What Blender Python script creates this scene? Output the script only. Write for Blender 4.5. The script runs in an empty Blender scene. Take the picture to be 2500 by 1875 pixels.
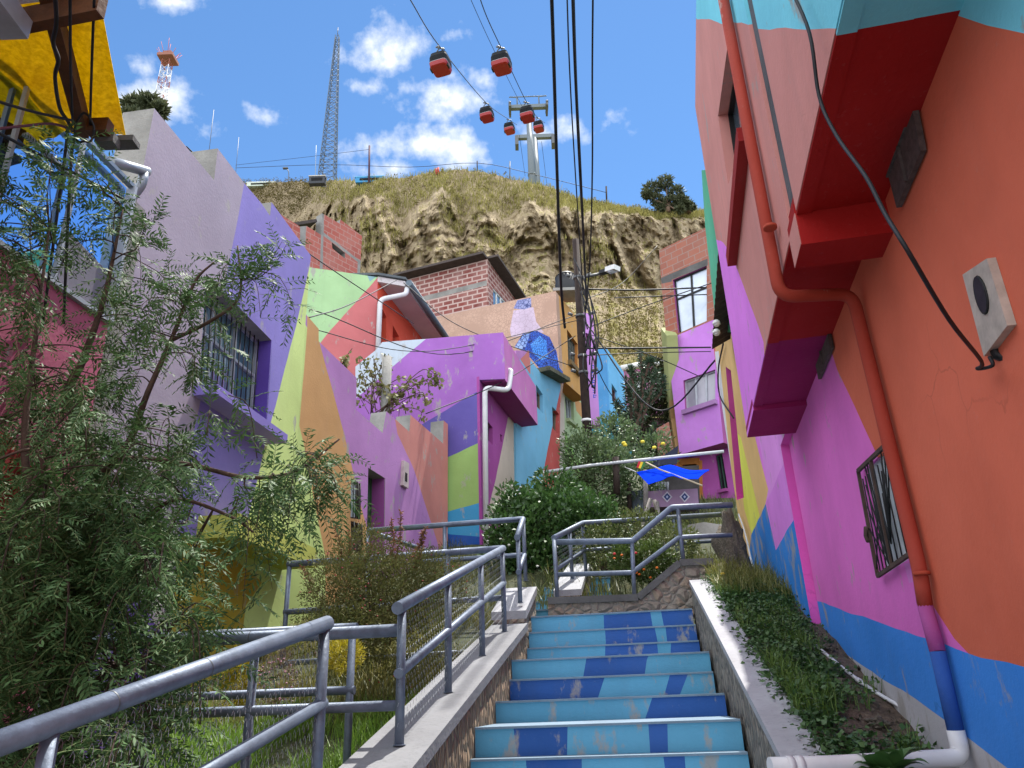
import bpy, bmesh, math, random
import numpy as np
from math import radians, sin, cos, pi, tan
from mathutils import Vector, Matrix, noise
from mathutils.geometry import delaunay_2d_cdt
random.seed(7); rng = np.random.default_rng(7)
SC = bpy.context.scene; COL = SC.collection
# ---------------------------------------------------------------- camera, world, sun
FPX = 1877.0; TH = radians(22.4); RO = -0.037
cd = bpy.data.cameras.new("camera"); cam = bpy.data.objects.new("camera", cd); COL.objects.link(cam)
cd.sensor_width = 36; cd.lens = 36 * FPX / 2500; cd.clip_start = 0.05; cd.clip_end = 4000
cam.matrix_world = Matrix.Rotation(pi/2 + TH, 4, 'X') @ Matrix.Rotation(RO, 4, 'Z')
SC.camera = cam
SUN_EL, SUN_AZ = radians(67), radians(26)      # azimuth measured from +Y towards +X
SKY_STR, SUN_STR, EXPO = 0.12, 3.9, 1.0
FILL_CLOUD_B = 9.8
def srgb(h):
    h = h.lstrip('#'); v = [int(h[i:i+2], 16)/255 for i in (0, 2, 4)]
    return [x/12.92 if x <= .04045 else ((x+.055)/1.055)**2.4 for x in v]
def ray(u, v):
    x = (u-1250)/FPX; y = -(v-937.5)/FPX
    c, s = cos(RO), sin(RO); x, y = c*x - s*y, s*x + c*y
    return Vector((x, cos(TH) - y*sin(TH), y*cos(TH) + sin(TH)))
w = bpy.data.worlds.new("World"); SC.world = w; w.use_nodes = True
nt = w.node_tree; N = nt.nodes; L = nt.links
bg = N['Background']
sky = N.new('ShaderNodeTexSky'); sky.sky_type = 'NISHITA'; sky.sun_disc = False
sky.sun_elevation = SUN_EL; sky.sun_rotation = SUN_AZ; sky.altitude = 3600; sky.air_density = 1.25; sky.dust_density = .35; sky.ozone_density = 2.2
tc = N.new('ShaderNodeTexCoord')
def wm(op, a, b=None, c=None, clamp=False):
    n = N.new('ShaderNodeMath'); n.operation = op; n.use_clamp = clamp
    for i, x in enumerate((a, b, c)):
        if x is None: continue
        if isinstance(x, (int, float)): n.inputs[i].default_value = x
        else: L.new(x, n.inputs[i])
    return n.outputs[0]
nz = N.new('ShaderNodeTexNoise'); nz.inputs['Scale'].default_value = 13; nz.inputs['Detail'].default_value = 9; nz.inputs['Roughness'].default_value = .56
L.new(tc.outputs['Generated'], nz.inputs['Vector'])
nz2 = N.new('ShaderNodeTexNoise'); nz2.inputs['Scale'].default_value = 52; nz2.inputs['Detail'].default_value = 6; nz2.inputs['Roughness'].default_value = .55
L.new(tc.outputs['Generated'], nz2.inputs['Vector'])
CLOUDS = [(955,122,115,70,1),(900,212,55,28,.8),(1085,225,140,72,.9),(1170,200,60,40,.7),(1010,355,150,55,.95),(1115,370,100,60,.95),(965,410,90,35,.9),
          (650,285,85,52,.9),(395,250,130,72,1.05),(470,240,45,35,.7),(515,335,70,45,.75),(430,5,105,32,.9),(350,165,45,35,.55),(1100,85,40,28,.5),(1525,280,40,42,.5),(1385,320,40,28,.5),(1300,335,60,25,.45),
          (2300,-500,400,180,1),(300,-700,500,250,1),(1500,-900,350,160,1),(-500,300,260,120,1),(3100,400,300,140,1),(-900,-300,500,200,1)]
dens = None
for (u, v, ru, rv, s) in CLOUDS:
    c = ray(u, v).normalized(); ux = (ray(u+40, v).normalized()-c).normalized(); uy = c.cross(ux).normalized()
    ang = abs((ray(u+ru, v).normalized()-c).length); angv = abs((ray(u, v+rv).normalized()-c).length)
    sub = N.new('ShaderNodeVectorMath'); sub.operation = 'SUBTRACT'; L.new(tc.outputs['Generated'], sub.inputs[0]); sub.inputs[1].default_value = c
    ds = []
    for ax, r in ((ux, ang), (uy, angv), (c, ang*2)):
        d = N.new('ShaderNodeVectorMath'); d.operation = 'DOT_PRODUCT'; L.new(sub.outputs[0], d.inputs[0]); d.inputs[1].default_value = ax/r
        ds.append(wm('MULTIPLY', d.outputs['Value'], d.outputs['Value']))
    q = wm('SUBTRACT', s, wm('MULTIPLY', s, wm('SQRT', wm('ADD', wm('ADD', ds[0], ds[1]), ds[2]))))
    dens = q if dens is None else wm('MAXIMUM', dens, q)
dens = wm('MAXIMUM', dens, -1.0)
f = wm('ADD', dens, wm('MULTIPLY', wm('SUBTRACT', nz.outputs['Fac'], .5), 3.0))
f = wm('ADD', f, wm('MULTIPLY', wm('SUBTRACT', nz2.outputs['Fac'], .5), .9))
f = wm('MULTIPLY', wm('ADD', f, -.02), 1.0, clamp=True)
f = wm('POWER', f, 1.25)
hs = N.new('ShaderNodeHueSaturation'); hs.inputs['Saturation'].default_value = 1.14; hs.inputs['Hue'].default_value = .497; hs.inputs['Value'].default_value = .98
L.new(sky.outputs[0], hs.inputs['Color'])
mx = N.new('ShaderNodeMix'); mx.data_type = 'RGBA'; L.new(f, mx.inputs['Factor']); L.new(hs.outputs[0], mx.inputs['A'])
mx.inputs['B'].default_value = (4.9, 5.1, 5.4, 1)
# unseen bright cloud bank added behind and above the viewer as fill light
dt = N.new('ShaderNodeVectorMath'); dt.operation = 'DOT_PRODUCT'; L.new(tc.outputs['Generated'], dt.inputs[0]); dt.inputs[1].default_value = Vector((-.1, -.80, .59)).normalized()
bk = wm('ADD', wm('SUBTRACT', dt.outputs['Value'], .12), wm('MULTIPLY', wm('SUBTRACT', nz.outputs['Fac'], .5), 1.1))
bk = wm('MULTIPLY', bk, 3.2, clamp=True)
mb = N.new('ShaderNodeMix'); mb.data_type = 'RGBA'; L.new(bk, mb.inputs['Factor']); L.new(mx.outputs['Result'], mb.inputs['A']); mb.inputs['B'].default_value = (FILL_CLOUD_B*.95, FILL_CLOUD_B*.99, FILL_CLOUD_B*1.07, 1)
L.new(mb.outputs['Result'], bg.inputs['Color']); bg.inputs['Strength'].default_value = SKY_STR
sd = bpy.data.lights.new("sun", 'SUN'); sun = bpy.data.objects.new("sun", sd); COL.objects.link(sun)
sd.energy = SUN_STR; sd.angle = radians(.5); sd.color = (1, .955, .88)
sv = Vector((sin(SUN_AZ)*cos(SUN_EL), cos(SUN_AZ)*cos(SUN_EL), sin(SUN_EL)))
sun.rotation_euler = sv.to_track_quat('Z', 'Y').to_euler()
vs = SC.view_settings; vs.view_transform = 'Standard'; vs.look = 'None'; vs.exposure = EXPO; vs.gamma = 1
SC.cycles.max_bounces = 8; SC.cycles.diffuse_bounces = 4; SC.cycles.transparent_max_bounces = 12
# ---------------------------------------------------------------- helpers
ZF = dict(A1=(0,0), A2=(500,300), A3=(900,500), A4=(0,500), A5=(600,800), A6=(1200,800), A7=(1500,400),
          B1=(0,950), B2=(0,1350), B3=(600,1200), B4=(1100,1350), B5=(1700,1350), B6=(1800,900), B7=(1660,0), B8=(900,0))
def z(k, *pts):
    s = .37975 if k == 'B7' else .31646; o = ZF[k]
    r = [(o[0]+x*s, o[1]+y*s) for x, y in pts]
    return r
def dq(*pts): return [(x*1.1302, y*1.1302) for x, y in pts]
AY = radians(8.1); AD = Vector((sin(AY), cos(AY), 0)); AR = Vector((cos(AY), -sin(AY), 0)); UP = Vector((0, 0, 1))
def at(lat, t, zz=0.0): return AR*lat + AD*t + UP*zz
def gz(t): return -.33 + .345*(t-5.17)
class Pl:
    """vertical plane: heading (deg) of the wall + a point; normal turned to the camera"""
    def __init__(s, yaw, off=None, px=None, fwd=None):
        a = radians(yaw); s.d = Vector((sin(a), cos(a), 0)); n = Vector((cos(a), -sin(a), 0))
        if off is None:
            r = ray(*px); p = r*(fwd/r.y); off = p.dot(n)
        s.o = n*off; s.n = -n if off > 0 else n; s.c = off; s.nn = n
    def P(s, u, v, lift=0.0):
        r = ray(u, v); k = (s.c)/r.dot(s.nn); p = r*k
        return p + s.n*lift
    def st(s, u, v):
        p = s.P(u, v); return ((p-s.o).dot(s.d), p.z)
    def X(s, a, zz, lift=0.0): return s.o + s.d*a + UP*zz + s.n*lift
    def shift(s, k):
        q = Pl.__new__(Pl); q.d, q.n, q.nn = s.d, s.n, s.nn; q.o = s.o + s.n*k; q.c = q.o.dot(q.nn); return q
def tag(o, label=None, cat=None, group=None, kind=None):
    if label: o['label'] = label
    if cat: o['category'] = cat
    if group: o['group'] = group
    if kind: o['kind'] = kind
    return o
def thing(name, label, cat, loc=(0, 0, 0), group=None):
    o = bpy.data.objects.new(name, None); COL.objects.link(o); o.location = loc; o.empty_display_size = .2
    return tag(o, label, cat, group)
def root_of(o):
    v = Vector()
    while o: v = v + o.location; o = o.parent
    return v
def link(name, me, parent=None, world=True):
    o = bpy.data.objects.new(name, me); COL.objects.link(o)
    if parent is not None:
        o.parent = parent
        if world: o.location = -root_of(parent)
    return o
def mesh(name, V, Fc, mats, fm=None, parent=None, smooth=False, world=True):
    me = bpy.data.meshes.new(name); me.from_pydata([tuple(v) for v in V], [], Fc)
    if not isinstance(mats, (list, tuple)): mats = [mats]
    for m in mats: me.materials.append(m)
    if fm is not None: me.polygons.foreach_set('material_index', fm)
    if smooth: me.polygons.foreach_set('use_smooth', [True]*len(me.polygons))
    me.update()
    return link(name, me, parent, world)
class MB:
    def __init__(s): s.V = []; s.F = []; s.M = []; s.S = []
    def add(s, V, F, m=0, sm=False):
        b = len(s.V); s.V += [Vector(v) for v in V]; s.F += [tuple(i+b for i in f) for f in F]; s.M += [m]*len(F); s.S += [sm]*len(F); return s
    def box(s, c, h, ax=None, m=0):
        c = Vector(c); ax = ax or (Vector((1,0,0)), Vector((0,1,0)), UP)
        V = [c + ax[0]*(h[0]*i) + ax[1]*(h[1]*j) + ax[2]*(h[2]*k) for i in (-1,1) for j in (-1,1) for k in (-1,1)]
        F = [(0,1,3,2),(4,6,7,5),(0,4,5,1),(2,3,7,6),(0,2,6,4),(1,5,7,3)]
        return s.add(V, F, m)
    def hexa(s, a, b, m=0):
        """prism between two loops of equal length"""
        n = len(a); V = list(a)+list(b); F = [tuple(range(n))[::-1], tuple(range(n, 2*n))] + [(i, (i+1) % n, n+(i+1) % n, n+i) for i in range(n)]
        return s.add(V, F, m)
    def bar(s, p, q, w, d, nrm, m=0):
        """rectangular bar p->q, width w across, depth d along nrm"""
        p, q = Vector(p), Vector(q); x = (q-p); ln = x.length
        if ln < 1e-6: return s
        x /= ln; y = nrm.cross(x).normalized(); zz = x.cross(y).normalized()
        return s.box((p+q)/2, (ln/2, w/2, d/2), (x, y, zz), m)
    def tube(s, pts, r, n=8, m=0, cap=True):
        pts = [Vector(p) for p in pts]; k = len(pts)
        rs = r if isinstance(r, (list, tuple)) else [r]*k
        V = []; pu = None
        for i, p in enumerate(pts):
            d = (pts[min(i+1, k-1)] - pts[max(i-1, 0)])
            d = d.normalized() if d.length > 1e-9 else UP
            if pu is None: pu = d.orthogonal().normalized()
            else:
                pu = pu - d*pu.dot(d); pu = pu.normalized() if pu.length > 1e-6 else d.orthogonal().normalized()
            pv = d.cross(pu)
            V += [p + (pu*cos(2*pi*j/n) + pv*sin(2*pi*j/n))*rs[i] for j in range(n)]
        F = [(i*n+j, i*n+(j+1) % n, (i+1)*n+(j+1) % n, (i+1)*n+j) for i in range(k-1) for j in range(n)]
        b = len(s.V); s.add(V, F, m, True)
        if cap: s.F += [tuple(b+j for j in range(n))[::-1], tuple(b+(k-1)*n+j for j in range(n))]; s.M += [m, m]; s.S += [False, False]
        return s
    def ell(s, c, r, m=0, nu=14, nv=9):
        c = Vector(c); V = []; F = []
        for i in range(nv+1):
            a = pi*i/nv
            V += [c + Vector((r[0]*sin(a)*cos(2*pi*j/nu), r[1]*sin(a)*sin(2*pi*j/nu), r[2]*cos(a))) for j in range(nu)]
        F = [(i*nu+j, (i+1)*nu+j, (i+1)*nu+(j+1) % nu, i*nu+(j+1) % nu) for i in range(nv) for j in range(nu)]
        return s.add(V, F, m, True)
    def build(s, name, mats, parent=None, world=True):
        o = mesh(name, s.V, s.F, mats, s.M, parent, False, world)
        o.data.polygons.foreach_set('use_smooth', s.S); return o
def smooth_path(pts, n=6):
    """Catmull-Rom"""
    pts = [Vector(p) for p in pts]; P = [pts[0]*2-pts[1]] + pts + [pts[-1]*2-pts[-2]]; out = []
    for i in range(1, len(P)-2):
        for k in range(n):
            t = k/n; a, b, c, d = P[i-1], P[i], P[i+1], P[i+2]
            out.append(.5*((2*b) + (c-a)*t + (2*a-5*b+4*c-d)*t*t + (3*b-a-3*c+d)*t**3))
    return out + [pts[-1]]
def round_path(pts, r, n=5):
    """straight runs with rounded elbows"""
    pts = [Vector(p) for p in pts]; out = [pts[0]]
    for i in range(1, len(pts)-1):
        a = (pts[i-1]-pts[i]); b = (pts[i+1]-pts[i]); k = min(r, a.length*.45, b.length*.45)
        p, q = pts[i]+a.normalized()*k, pts[i]+b.normalized()*k
        for j in range(n+1):
            t = j/n; out.append(p*(1-t)**2 + pts[i]*2*t*(1-t) + q*t*t)
    return out + [pts[-1]]
# ---------------------------------------------------------------- materials
MATS = {}
def nodes(name):
    m = bpy.data.materials.new(name); m.use_nodes = True; t = m.node_tree
    return m, t.nodes, t.links, t.nodes['Principled BSDF']
def tnoise(Nn, Ln, vec, scale, detail=4, rough=.55):
    n = Nn.new('ShaderNodeTexNoise'); n.inputs['Scale'].default_value = scale; n.inputs['Detail'].default_value = detail; n.inputs['Roughness'].default_value = rough
    if vec is not None: Ln.new(vec, n.inputs['Vector'])
    return n.outputs['Fac']
def tramp(Nn, Ln, fac, stops):
    r = Nn.new('ShaderNodeValToRGB'); e = r.color_ramp.elements
    while len(e) < len(stops): e.new(.5)
    for k, (p, c) in enumerate(stops):
        e[k].position = p; e[k].color = (c, c, c, 1) if isinstance(c, (int, float)) else (*c, 1)
    Ln.new(fac, r.inputs['Fac']); return r.outputs['Color']
def tmix(Nn, Ln, f, a, b, mode='MIX'):
    n = Nn.new('ShaderNodeMix'); n.data_type = 'RGBA'; n.blend_type = mode
    for s, x in (('Factor', f), ('A', a), ('B', b)):
        if isinstance(x, (int, float)): n.inputs[s].default_value = x
        elif isinstance(x, (tuple, list)): n.inputs[s].default_value = (*x[:3], 1)
        else: Ln.new(x, n.inputs[s])
    return n.outputs['Result']
def tmap(Nn, Ln, sc, src='Position', loc=(0, 0, 0)):
    if src == 'Position': g = Nn.new('ShaderNodeNewGeometry').outputs['Position']
    else: g = Nn.new('ShaderNodeTexCoord').outputs[src]
    mp = Nn.new('ShaderNodeMapping'); mp.inputs['Scale'].default_value = sc; mp.inputs['Location'].default_value = loc; Ln.new(g, mp.inputs['Vector']); return mp.outputs[0]
def tbump(Nn, Ln, bs, h, st, dist=.02):
    b = Nn.new('ShaderNodeBump'); b.inputs['Strength'].default_value = st; b.inputs['Distance'].default_value = dist; Ln.new(h, b.inputs['Height']); Ln.new(b.outputs[0], bs.inputs['Normal'])
PG = .84; DS = .05
def paint(hexc, wear=0.0, gain=None, streak=.5):
    """sun-faded wall paint over rough plaster; wear = how much has flaked off"""
    key = ('paint', hexc, wear, gain, streak)
    if key in MATS: return MATS[key]
    m, Nn, Ln, bs = nodes('wall_paint'); c = srgb(hexc); g0 = .3*c[0]+.6*c[1]+.1*c[2]; c = [min(.8, (x*(1-DS)+g0*DS)*(gain or PG)) for x in c]
    p1 = tmap(Nn, Ln, (1, 1, 1), loc=(len(MATS)*3.1, 0, 0)); n1 = tnoise(Nn, Ln, p1, .9, 6, .6)
    ps = tmap(Nn, Ln, (5, 5, .35)); n2 = tnoise(Nn, Ln, ps, 1.3, 5, .6)
    col = tmix(Nn, Ln, tramp(Nn, Ln, n1, [(.3, 0), (.7, 1)]), [x*.84 for x in c], [min(.85, x*1.08+.014) for x in c])
    col = tmix(Nn, Ln, tramp(Nn, Ln, n2, [(.5, 0), (.78, streak*.45)]), col, [x*.62+.05 for x in c])
    n3 = tnoise(Nn, Ln, p1, 34, 4, .6); fine = tnoise(Nn, Ln, p1, 160, 2, .5)
    col = tmix(Nn, Ln, tramp(Nn, Ln, n3, [(.62, 0), (.8, .22)]), col, [x*.5+.17 for x in c])
    if wear > 0:
        n4 = tnoise(Nn, Ln, tmap(Nn, Ln, (1.6, 1.6, .8)), 2.6, 9, .68)
        col = tmix(Nn, Ln, tramp(Nn, Ln, n4, [(.62-wear*.2, 0), (.68-wear*.16, .85)]), col, (.34, .32, .29))
    nd = Nn.new('ShaderNodeTexNoise'); nd.inputs['Scale'].default_value = 2.2; nd.inputs['Detail'].default_value = 5; Ln.new(p1, nd.inputs['Vector'])
    va = Nn.new('ShaderNodeVectorMath'); va.operation = 'MULTIPLY_ADD'; Ln.new(nd.outputs['Color'], va.inputs[0]); va.inputs[1].default_value = (.7, .7, .7); Ln.new(p1, va.inputs[2])
    vo = Nn.new('ShaderNodeTexVoronoi'); vo.feature = 'DISTANCE_TO_EDGE'; vo.inputs['Scale'].default_value = 1.5; Ln.new(va.outputs[0], vo.inputs['Vector'])
    ck = Nn.new('ShaderNodeMath'); ck.operation = 'MULTIPLY'; Ln.new(tramp(Nn, Ln, vo.outputs['Distance'], [(.004, 1), (.011, 0)]), ck.inputs[0]); Ln.new(tramp(Nn, Ln, n1, [(.56, 0), (.66, .3)]), ck.inputs[1])
    col = tmix(Nn, Ln, ck.outputs[0], col, [x*.42 for x in c])
    Ln.new(col, bs.inputs['Base Color']); bs.inputs['Roughness'].default_value = .82; bs.inputs['Specular IOR Level'].default_value = .25
    hgt = tmix(Nn, Ln, .2, n3, fine); hgt = tmix(Nn, Ln, .65, hgt, n1)
    tbump(Nn, Ln, bs, hgt, .3, .03)
    MATS[key] = m; return m
def plain(hexc, rough=.6, metal=0, var=.18, gain=1.0, bump=.12, scale=6, spec=.4):
    key = ('plain', hexc, rough, metal, var, gain, scale)
    if key in MATS: return MATS[key]
    m, Nn, Ln, bs = nodes('plain'); c = [x*gain for x in srgb(hexc)]
    p = tmap(Nn, Ln, (1, 1, 1)); n1 = tnoise(Nn, Ln, p, scale, 6, .62)
    Ln.new(tmix(Nn, Ln, tramp(Nn, Ln, n1, [(.3, 0), (.72, 1)]), [x*(1-var) for x in c], [min(.9, x*(1+var)) for x in c]), bs.inputs['Base Color'])
    bs.inputs['Roughness'].default_value = rough; bs.inputs['Metallic'].default_value = metal; bs.inputs['Specular IOR Level'].default_value = spec
    if bump: tbump(Nn, Ln, bs, tnoise(Nn, Ln, p, scale*5, 3), bump, .01)
    MATS[key] = m; return m
def concrete(hexc='#8f8d88', sc=5, dark=.55):
    key = ('conc', hexc, sc)
    if key in MATS: return MATS[key]
    m, Nn, Ln, bs = nodes('concrete'); c = srgb(hexc)
    p = tmap(Nn, Ln, (1, 1, 1)); n1 = tnoise(Nn, Ln, p, sc*.4, 8, .65); n2 = tnoise(Nn, Ln, p, sc*6, 4, .6)
    col = tmix(Nn, Ln, tramp(Nn, Ln, n1, [(.3, 0), (.7, 1)]), [x*dark for x in c], [min(.8, x*1.15) for x in c])
    col = tmix(Nn, Ln, tramp(Nn, Ln, n2, [(.55, 0), (.8, .5)]), col, [x*.5 for x in c])
    Ln.new(col, bs.inputs['Base Color']); bs.inputs['Roughness'].default_value = .9
    tbump(Nn, Ln, bs, n2, .5, .012); MATS[key] = m; return m
def brick(yawdeg, c1, c2, mortar, sc=1.0, bw=.26, bh=.125, ms=.012):
    key = ('brick', yawdeg, c1, sc, bw)
    if key in MATS: return MATS[key]
    m, Nn, Ln, bs = nodes('brickwork')
    g = Nn.new('ShaderNodeNewGeometry'); a = radians(yawdeg)
    dt = Nn.new('ShaderNodeVectorMath'); dt.operation = 'DOT_PRODUCT'; Ln.new(g.outputs['Position'], dt.inputs[0]); dt.inputs[1].default_value = (sin(a), cos(a), 0)
    sp = Nn.new('ShaderNodeSeparateXYZ'); Ln.new(g.outputs['Position'], sp.inputs[0])
    cb = Nn.new('ShaderNodeCombineXYZ'); Ln.new(dt.outputs['Value'], cb.inputs[0]); Ln.new(sp.outputs['Z'], cb.inputs[1])
    b = Nn.new('ShaderNodeTexBrick'); Ln.new(cb.outputs[0], b.inputs['Vector'])
    b.inputs['Scale'].default_value = sc; b.inputs['Brick Width'].default_value = bw; b.inputs['Row Height'].default_value = bh; b.inputs['Mortar Size'].default_value = ms
    b.inputs['Color1'].default_value = (*srgb(c1), 1); b.inputs['Color2'].default_value = (*srgb(c2), 1); b.inputs['Mortar'].default_value = (*srgb(mortar), 1); b.inputs['Bias'].default_value = -.1
    n1 = tnoise(Nn, Ln, tmap(Nn, Ln, (1, 1, 1)), 1.6, 7, .65)
    col = tmix(Nn, Ln, tramp(Nn, Ln, n1, [(.35, 0), (.75, .45)]), b.outputs['Color'], srgb(mortar))
    Ln.new(col, bs.inputs['Base Color']); bs.inputs['Roughness'].default_value = .9
    tbump(Nn, Ln, bs, b.outputs['Fac'], -.6, .012); MATS[key] = m; return m
def leafmat(c1, c2, rough=.45, trans=.25, spec=.5):
    key = ('leaf', c1, c2, rough)
    if key in MATS: return MATS[key]
    m, Nn, Ln, bs = nodes('leaf')
    g = Nn.new('ShaderNodeNewGeometry'); n1 = tnoise(Nn, Ln, tmap(Nn, Ln, (1, 1, 1)), 2.2, 3)
    a = tmix(Nn, Ln, g.outputs['Random Per Island'], srgb(c1), srgb(c2))
    col = tmix(Nn, Ln, tramp(Nn, Ln, n1, [(.35, 0), (.7, .6)]), a, srgb(c2))
    Ln.new(col, bs.inputs['Base Color']); bs.inputs['Roughness'].default_value = rough; bs.inputs['Specular IOR Level'].default_value = spec
    tr = Nn.new('ShaderNodeBsdfTranslucent'); Ln.new(col, tr.inputs['Color'])
    ms = Nn.new('ShaderNodeMixShader'); ms.inputs[0].default_value = trans
    Ln.new(bs.outputs[0], ms.inputs[1]); Ln.new(tr.outputs[0], ms.inputs[2]); Ln.new(ms.outputs[0], Nn['Material Output'].inputs['Surface'])
    MATS[key] = m; return m
def glassmat(tint='#20262c', rough=.04, spec=.9, name='window_glass'):
    key = ('glass', tint, rough)
    if key in MATS: return MATS[key]
    m, Nn, Ln, bs = nodes(name); c = srgb(tint)
    n1 = tnoise(Nn, Ln, tmap(Nn, Ln, (1, 1, 1)), 1.7, 3); Ln.new(tmix(Nn, Ln, n1, [x*.6 for x in c], [x*1.4 for x in c]), bs.inputs['Base Color'])
    bs.inputs['Roughness'].default_value = rough; bs.inputs['Specular IOR Level'].default_value = spec; bs.inputs['Coat Weight'].default_value = .6; bs.inputs['Coat Roughness'].default_value = rough
    MATS[key] = m; return m
M_CONC = concrete(); M_CONC_D = concrete('#5f5e5c', 7); M_CAP = concrete('#9c9da1', 5, .8)
M_RAIL = plain('#687384', .5, .3, .3, 1.0, .15, 11, .4)
M_FRAME = plain('#5b5d5e', .5, .3); M_ALU = plain('#a9aeb4', .45, .2); M_WHITE = plain('#d8d8d6', .5, 0, .08); M_BLACK = plain('#121214', .55, 0, .3)
M_GLASS = glassmat(); M_GLASS_L = glassmat('#8494a4', .12); M_DARK = plain('#0b0b0c', .9, 0, .1)
M_BARK = plain('#4c3a30', .9, 0, .4, 1, .5, 14); M_WIRE = plain('#16161a', .6, 0, .2); M_PVC = plain('#c9c9cb', .4, 0, .08); M_RUST = plain('#4a3a33', .85, 0, .4, 1, .4, 12)
# ---------------------------------------------------------------- walls
def wall(name, pl, outline, regs, mat, parent=None, holes=(), t=.25, side=None, back=True, lift=0.0):
    """slab cut to an outline on a vertical plane; regs = painted fields of it, holes = openings with reveals"""
    mats = [mat]; idx = []
    for r in regs:
        if r[0] not in mats: mats.append(r[0])
        idx.append(mats.index(r[0]))
    if side is not None and side not in mats: mats.append(side)
    def wob(p):
        '''hand-painted edge: subdivide and wobble a few millimetres'''
        q = [Vector(x[1:]) if x[0] == 's' else Vector(pl.st(*x)) for x in p]; out = []
        for a_, b_ in zip(q, q[1:]+q[:1]):
            m_ = min(24, max(1, int((b_-a_).length/.18)))
            for i in range(m_):
                v = a_+(b_-a_)*(i/m_); w_ = noise.noise_vector(Vector((v.x*2.3, v.y*2.3, pl.c)))*.014 + noise.noise_vector(Vector((v.x*9, v.y*9, pl.c)))*.006
                out.append(('s', v.x+w_.x, v.y+w_.y))
        return out
    polys = [outline] + [wob(r[1]) for r in regs] + list(holes); nv = []; faces = []
    for p in polys:
        f = []
        for q in p:
            f.append(len(nv)); nv.append(Vector(q[1:]) if q[0] == 's' else Vector(pl.st(*q)))
        ar = sum(nv[f[i]].x*nv[f[(i+1) % len(f)]].y - nv[f[(i+1) % len(f)]].x*nv[f[i]].y for i in range(len(f)))
        faces.append(f if ar > 0 else f[::-1])
    vv, ee, ff, _, _, of = delaunay_2d_cdt(nv, [], faces, 0, 1e-4, True)
    nr = len(regs); F = []; FM = []
    for f, o in zip(ff, of):
        if 0 not in o or any(k > nr for k in o): continue
        k = max([q for q in o if 1 <= q <= nr], default=0)
        F.append(tuple(f)); FM.append(idx[k-1] if k else 0)
    V = [pl.X(v.x, v.y, lift) for v in vv]; n = len(V)
    # orient to the plane's normal
    if F:
        a, b, c = (V[i] for i in F[0][:3])
        if (b-a).cross(c-a).dot(pl.n) < 0: F = [f[::-1] for f in F]
    E = {}
    for f, m_ in zip(F, FM):
        for i in range(len(f)):
            a, b = f[i], f[(i+1) % len(f)]; E[(a, b)] = m_
    F2 = list(F); M2 = list(FM)
    V2 = V + [v - pl.n*t for v in V]
    for (a, b), m_ in E.items():
        if (b, a) not in E: F2.append((b, a, a+n, b+n)); M2.append(mats.index(side) if side is not None else m_)
    if back: F2 += [tuple(i+n for i in f[::-1]) for f in F]; M2 += FM
    used = sorted({i for f in F2 for i in f}); rm = {k: i for i, k in enumerate(used)}; V2 = [V2[k] for k in used]; F2 = [tuple(rm[i] for i in f) for f in F2]
    return mesh(name, V2, F2, mats, M2, parent)
def quadf(pl, q, lift=0.0):
    """q: px corners TL TR BR BL -> function (a right, b down)"""
    c = [pl.P(*p, lift) for p in q]
    return lambda a, b: (c[0]*(1-a)+c[1]*a)*(1-b) + (c[3]*(1-a)+c[2]*a)*b
def window(pl, q, parent, name='window', nx=2, ny=1, fw=.05, inset=.12, fmat=None, gmat=None, sill=None, sillmat=None, curtain=None, bars=0, frac=None, sd=.14):
    """frame with panes set back in an opening; sill = overhang width"""
    f = quadf(pl, q, -inset); fm = fmat or M_FRAME; b = MB()
    for (p, r) in ((f(0,0), f(1,0)), (f(0,1), f(1,1)), (f(0,0), f(0,1)), (f(1,0), f(1,1))): b.bar(p, r, fw, .05, pl.n)
    for i in range(1, nx): b.bar(f(i/nx, 0), f(i/nx, 1), fw*.7, .04, pl.n)
    ys = frac or [j/ny for j in range(1, ny)]
    for y in ys: b.bar(f(0, y), f(1, y), fw*.7, .042, pl.n)
    o = b.build(name, fm, parent)
    g = quadf(pl, q, -inset-.012); c = [g(0,0), g(1,0), g(1,1), g(0,1)]
    MB().hexa(c, [x - pl.n*.012 for x in c]).build('pane', gmat or M_GLASS, o)
    if curtain:
        g = quadf(pl, q, -inset-.1); c = [g(.02,.02), g(.98,.02), g(.98,.98), g(.02,.98)]
        MB().hexa(c, [x - pl.n*.01 for x in c]).build('curtain', curtain, o)
    if bars:
        bb = MB(); h = quadf(pl, q, -inset+.06)
        for i in range(bars): bb.tube([h((i+.5)/bars, 0), h((i+.5)/bars, 1)], .008, 5)
        bb.build('window_bars', M_BLACK, o)
    if sill:
        h = quadf(pl, q, 0); p0, p1 = h(-.06, 1), h(1.06, 1)
        MB().box((p0+p1)/2 + pl.n*(sd/2-.02) - UP*sill/2, ((p1-p0).length/2, sd/2, sill/2), ((p1-p0).normalized(), pl.n, UP)).build('sill', sillmat or fm, o)
    return o
def leaves(name, C, D, S, Ln_, Wd, mat, parent=None, fold=.18):
    """folded rhombic leaves: centre-of-base C, direction D, side S (n,3), length, width"""
    C = np.asarray(C); D = np.asarray(D); S = np.asarray(S); n = len(C)
    D = D/np.linalg.norm(D, axis=1, keepdims=True); S = S - D*(S*D).sum(1, keepdims=True); S /= np.linalg.norm(S, axis=1, keepdims=True)+1e-9
    U = np.cross(D, S); l = np.broadcast_to(Ln_, (n,))[:, None]; w_ = np.broadcast_to(Wd, (n,))[:, None]
    mid = C + D*l*.48 + U*w_*fold
    V = np.stack([C, mid + S*w_*.5, C + D*l - U*l*.06, mid - S*w_*.5], 1).reshape(-1, 3)
    return fastquads(name, V, mat, parent)
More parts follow.
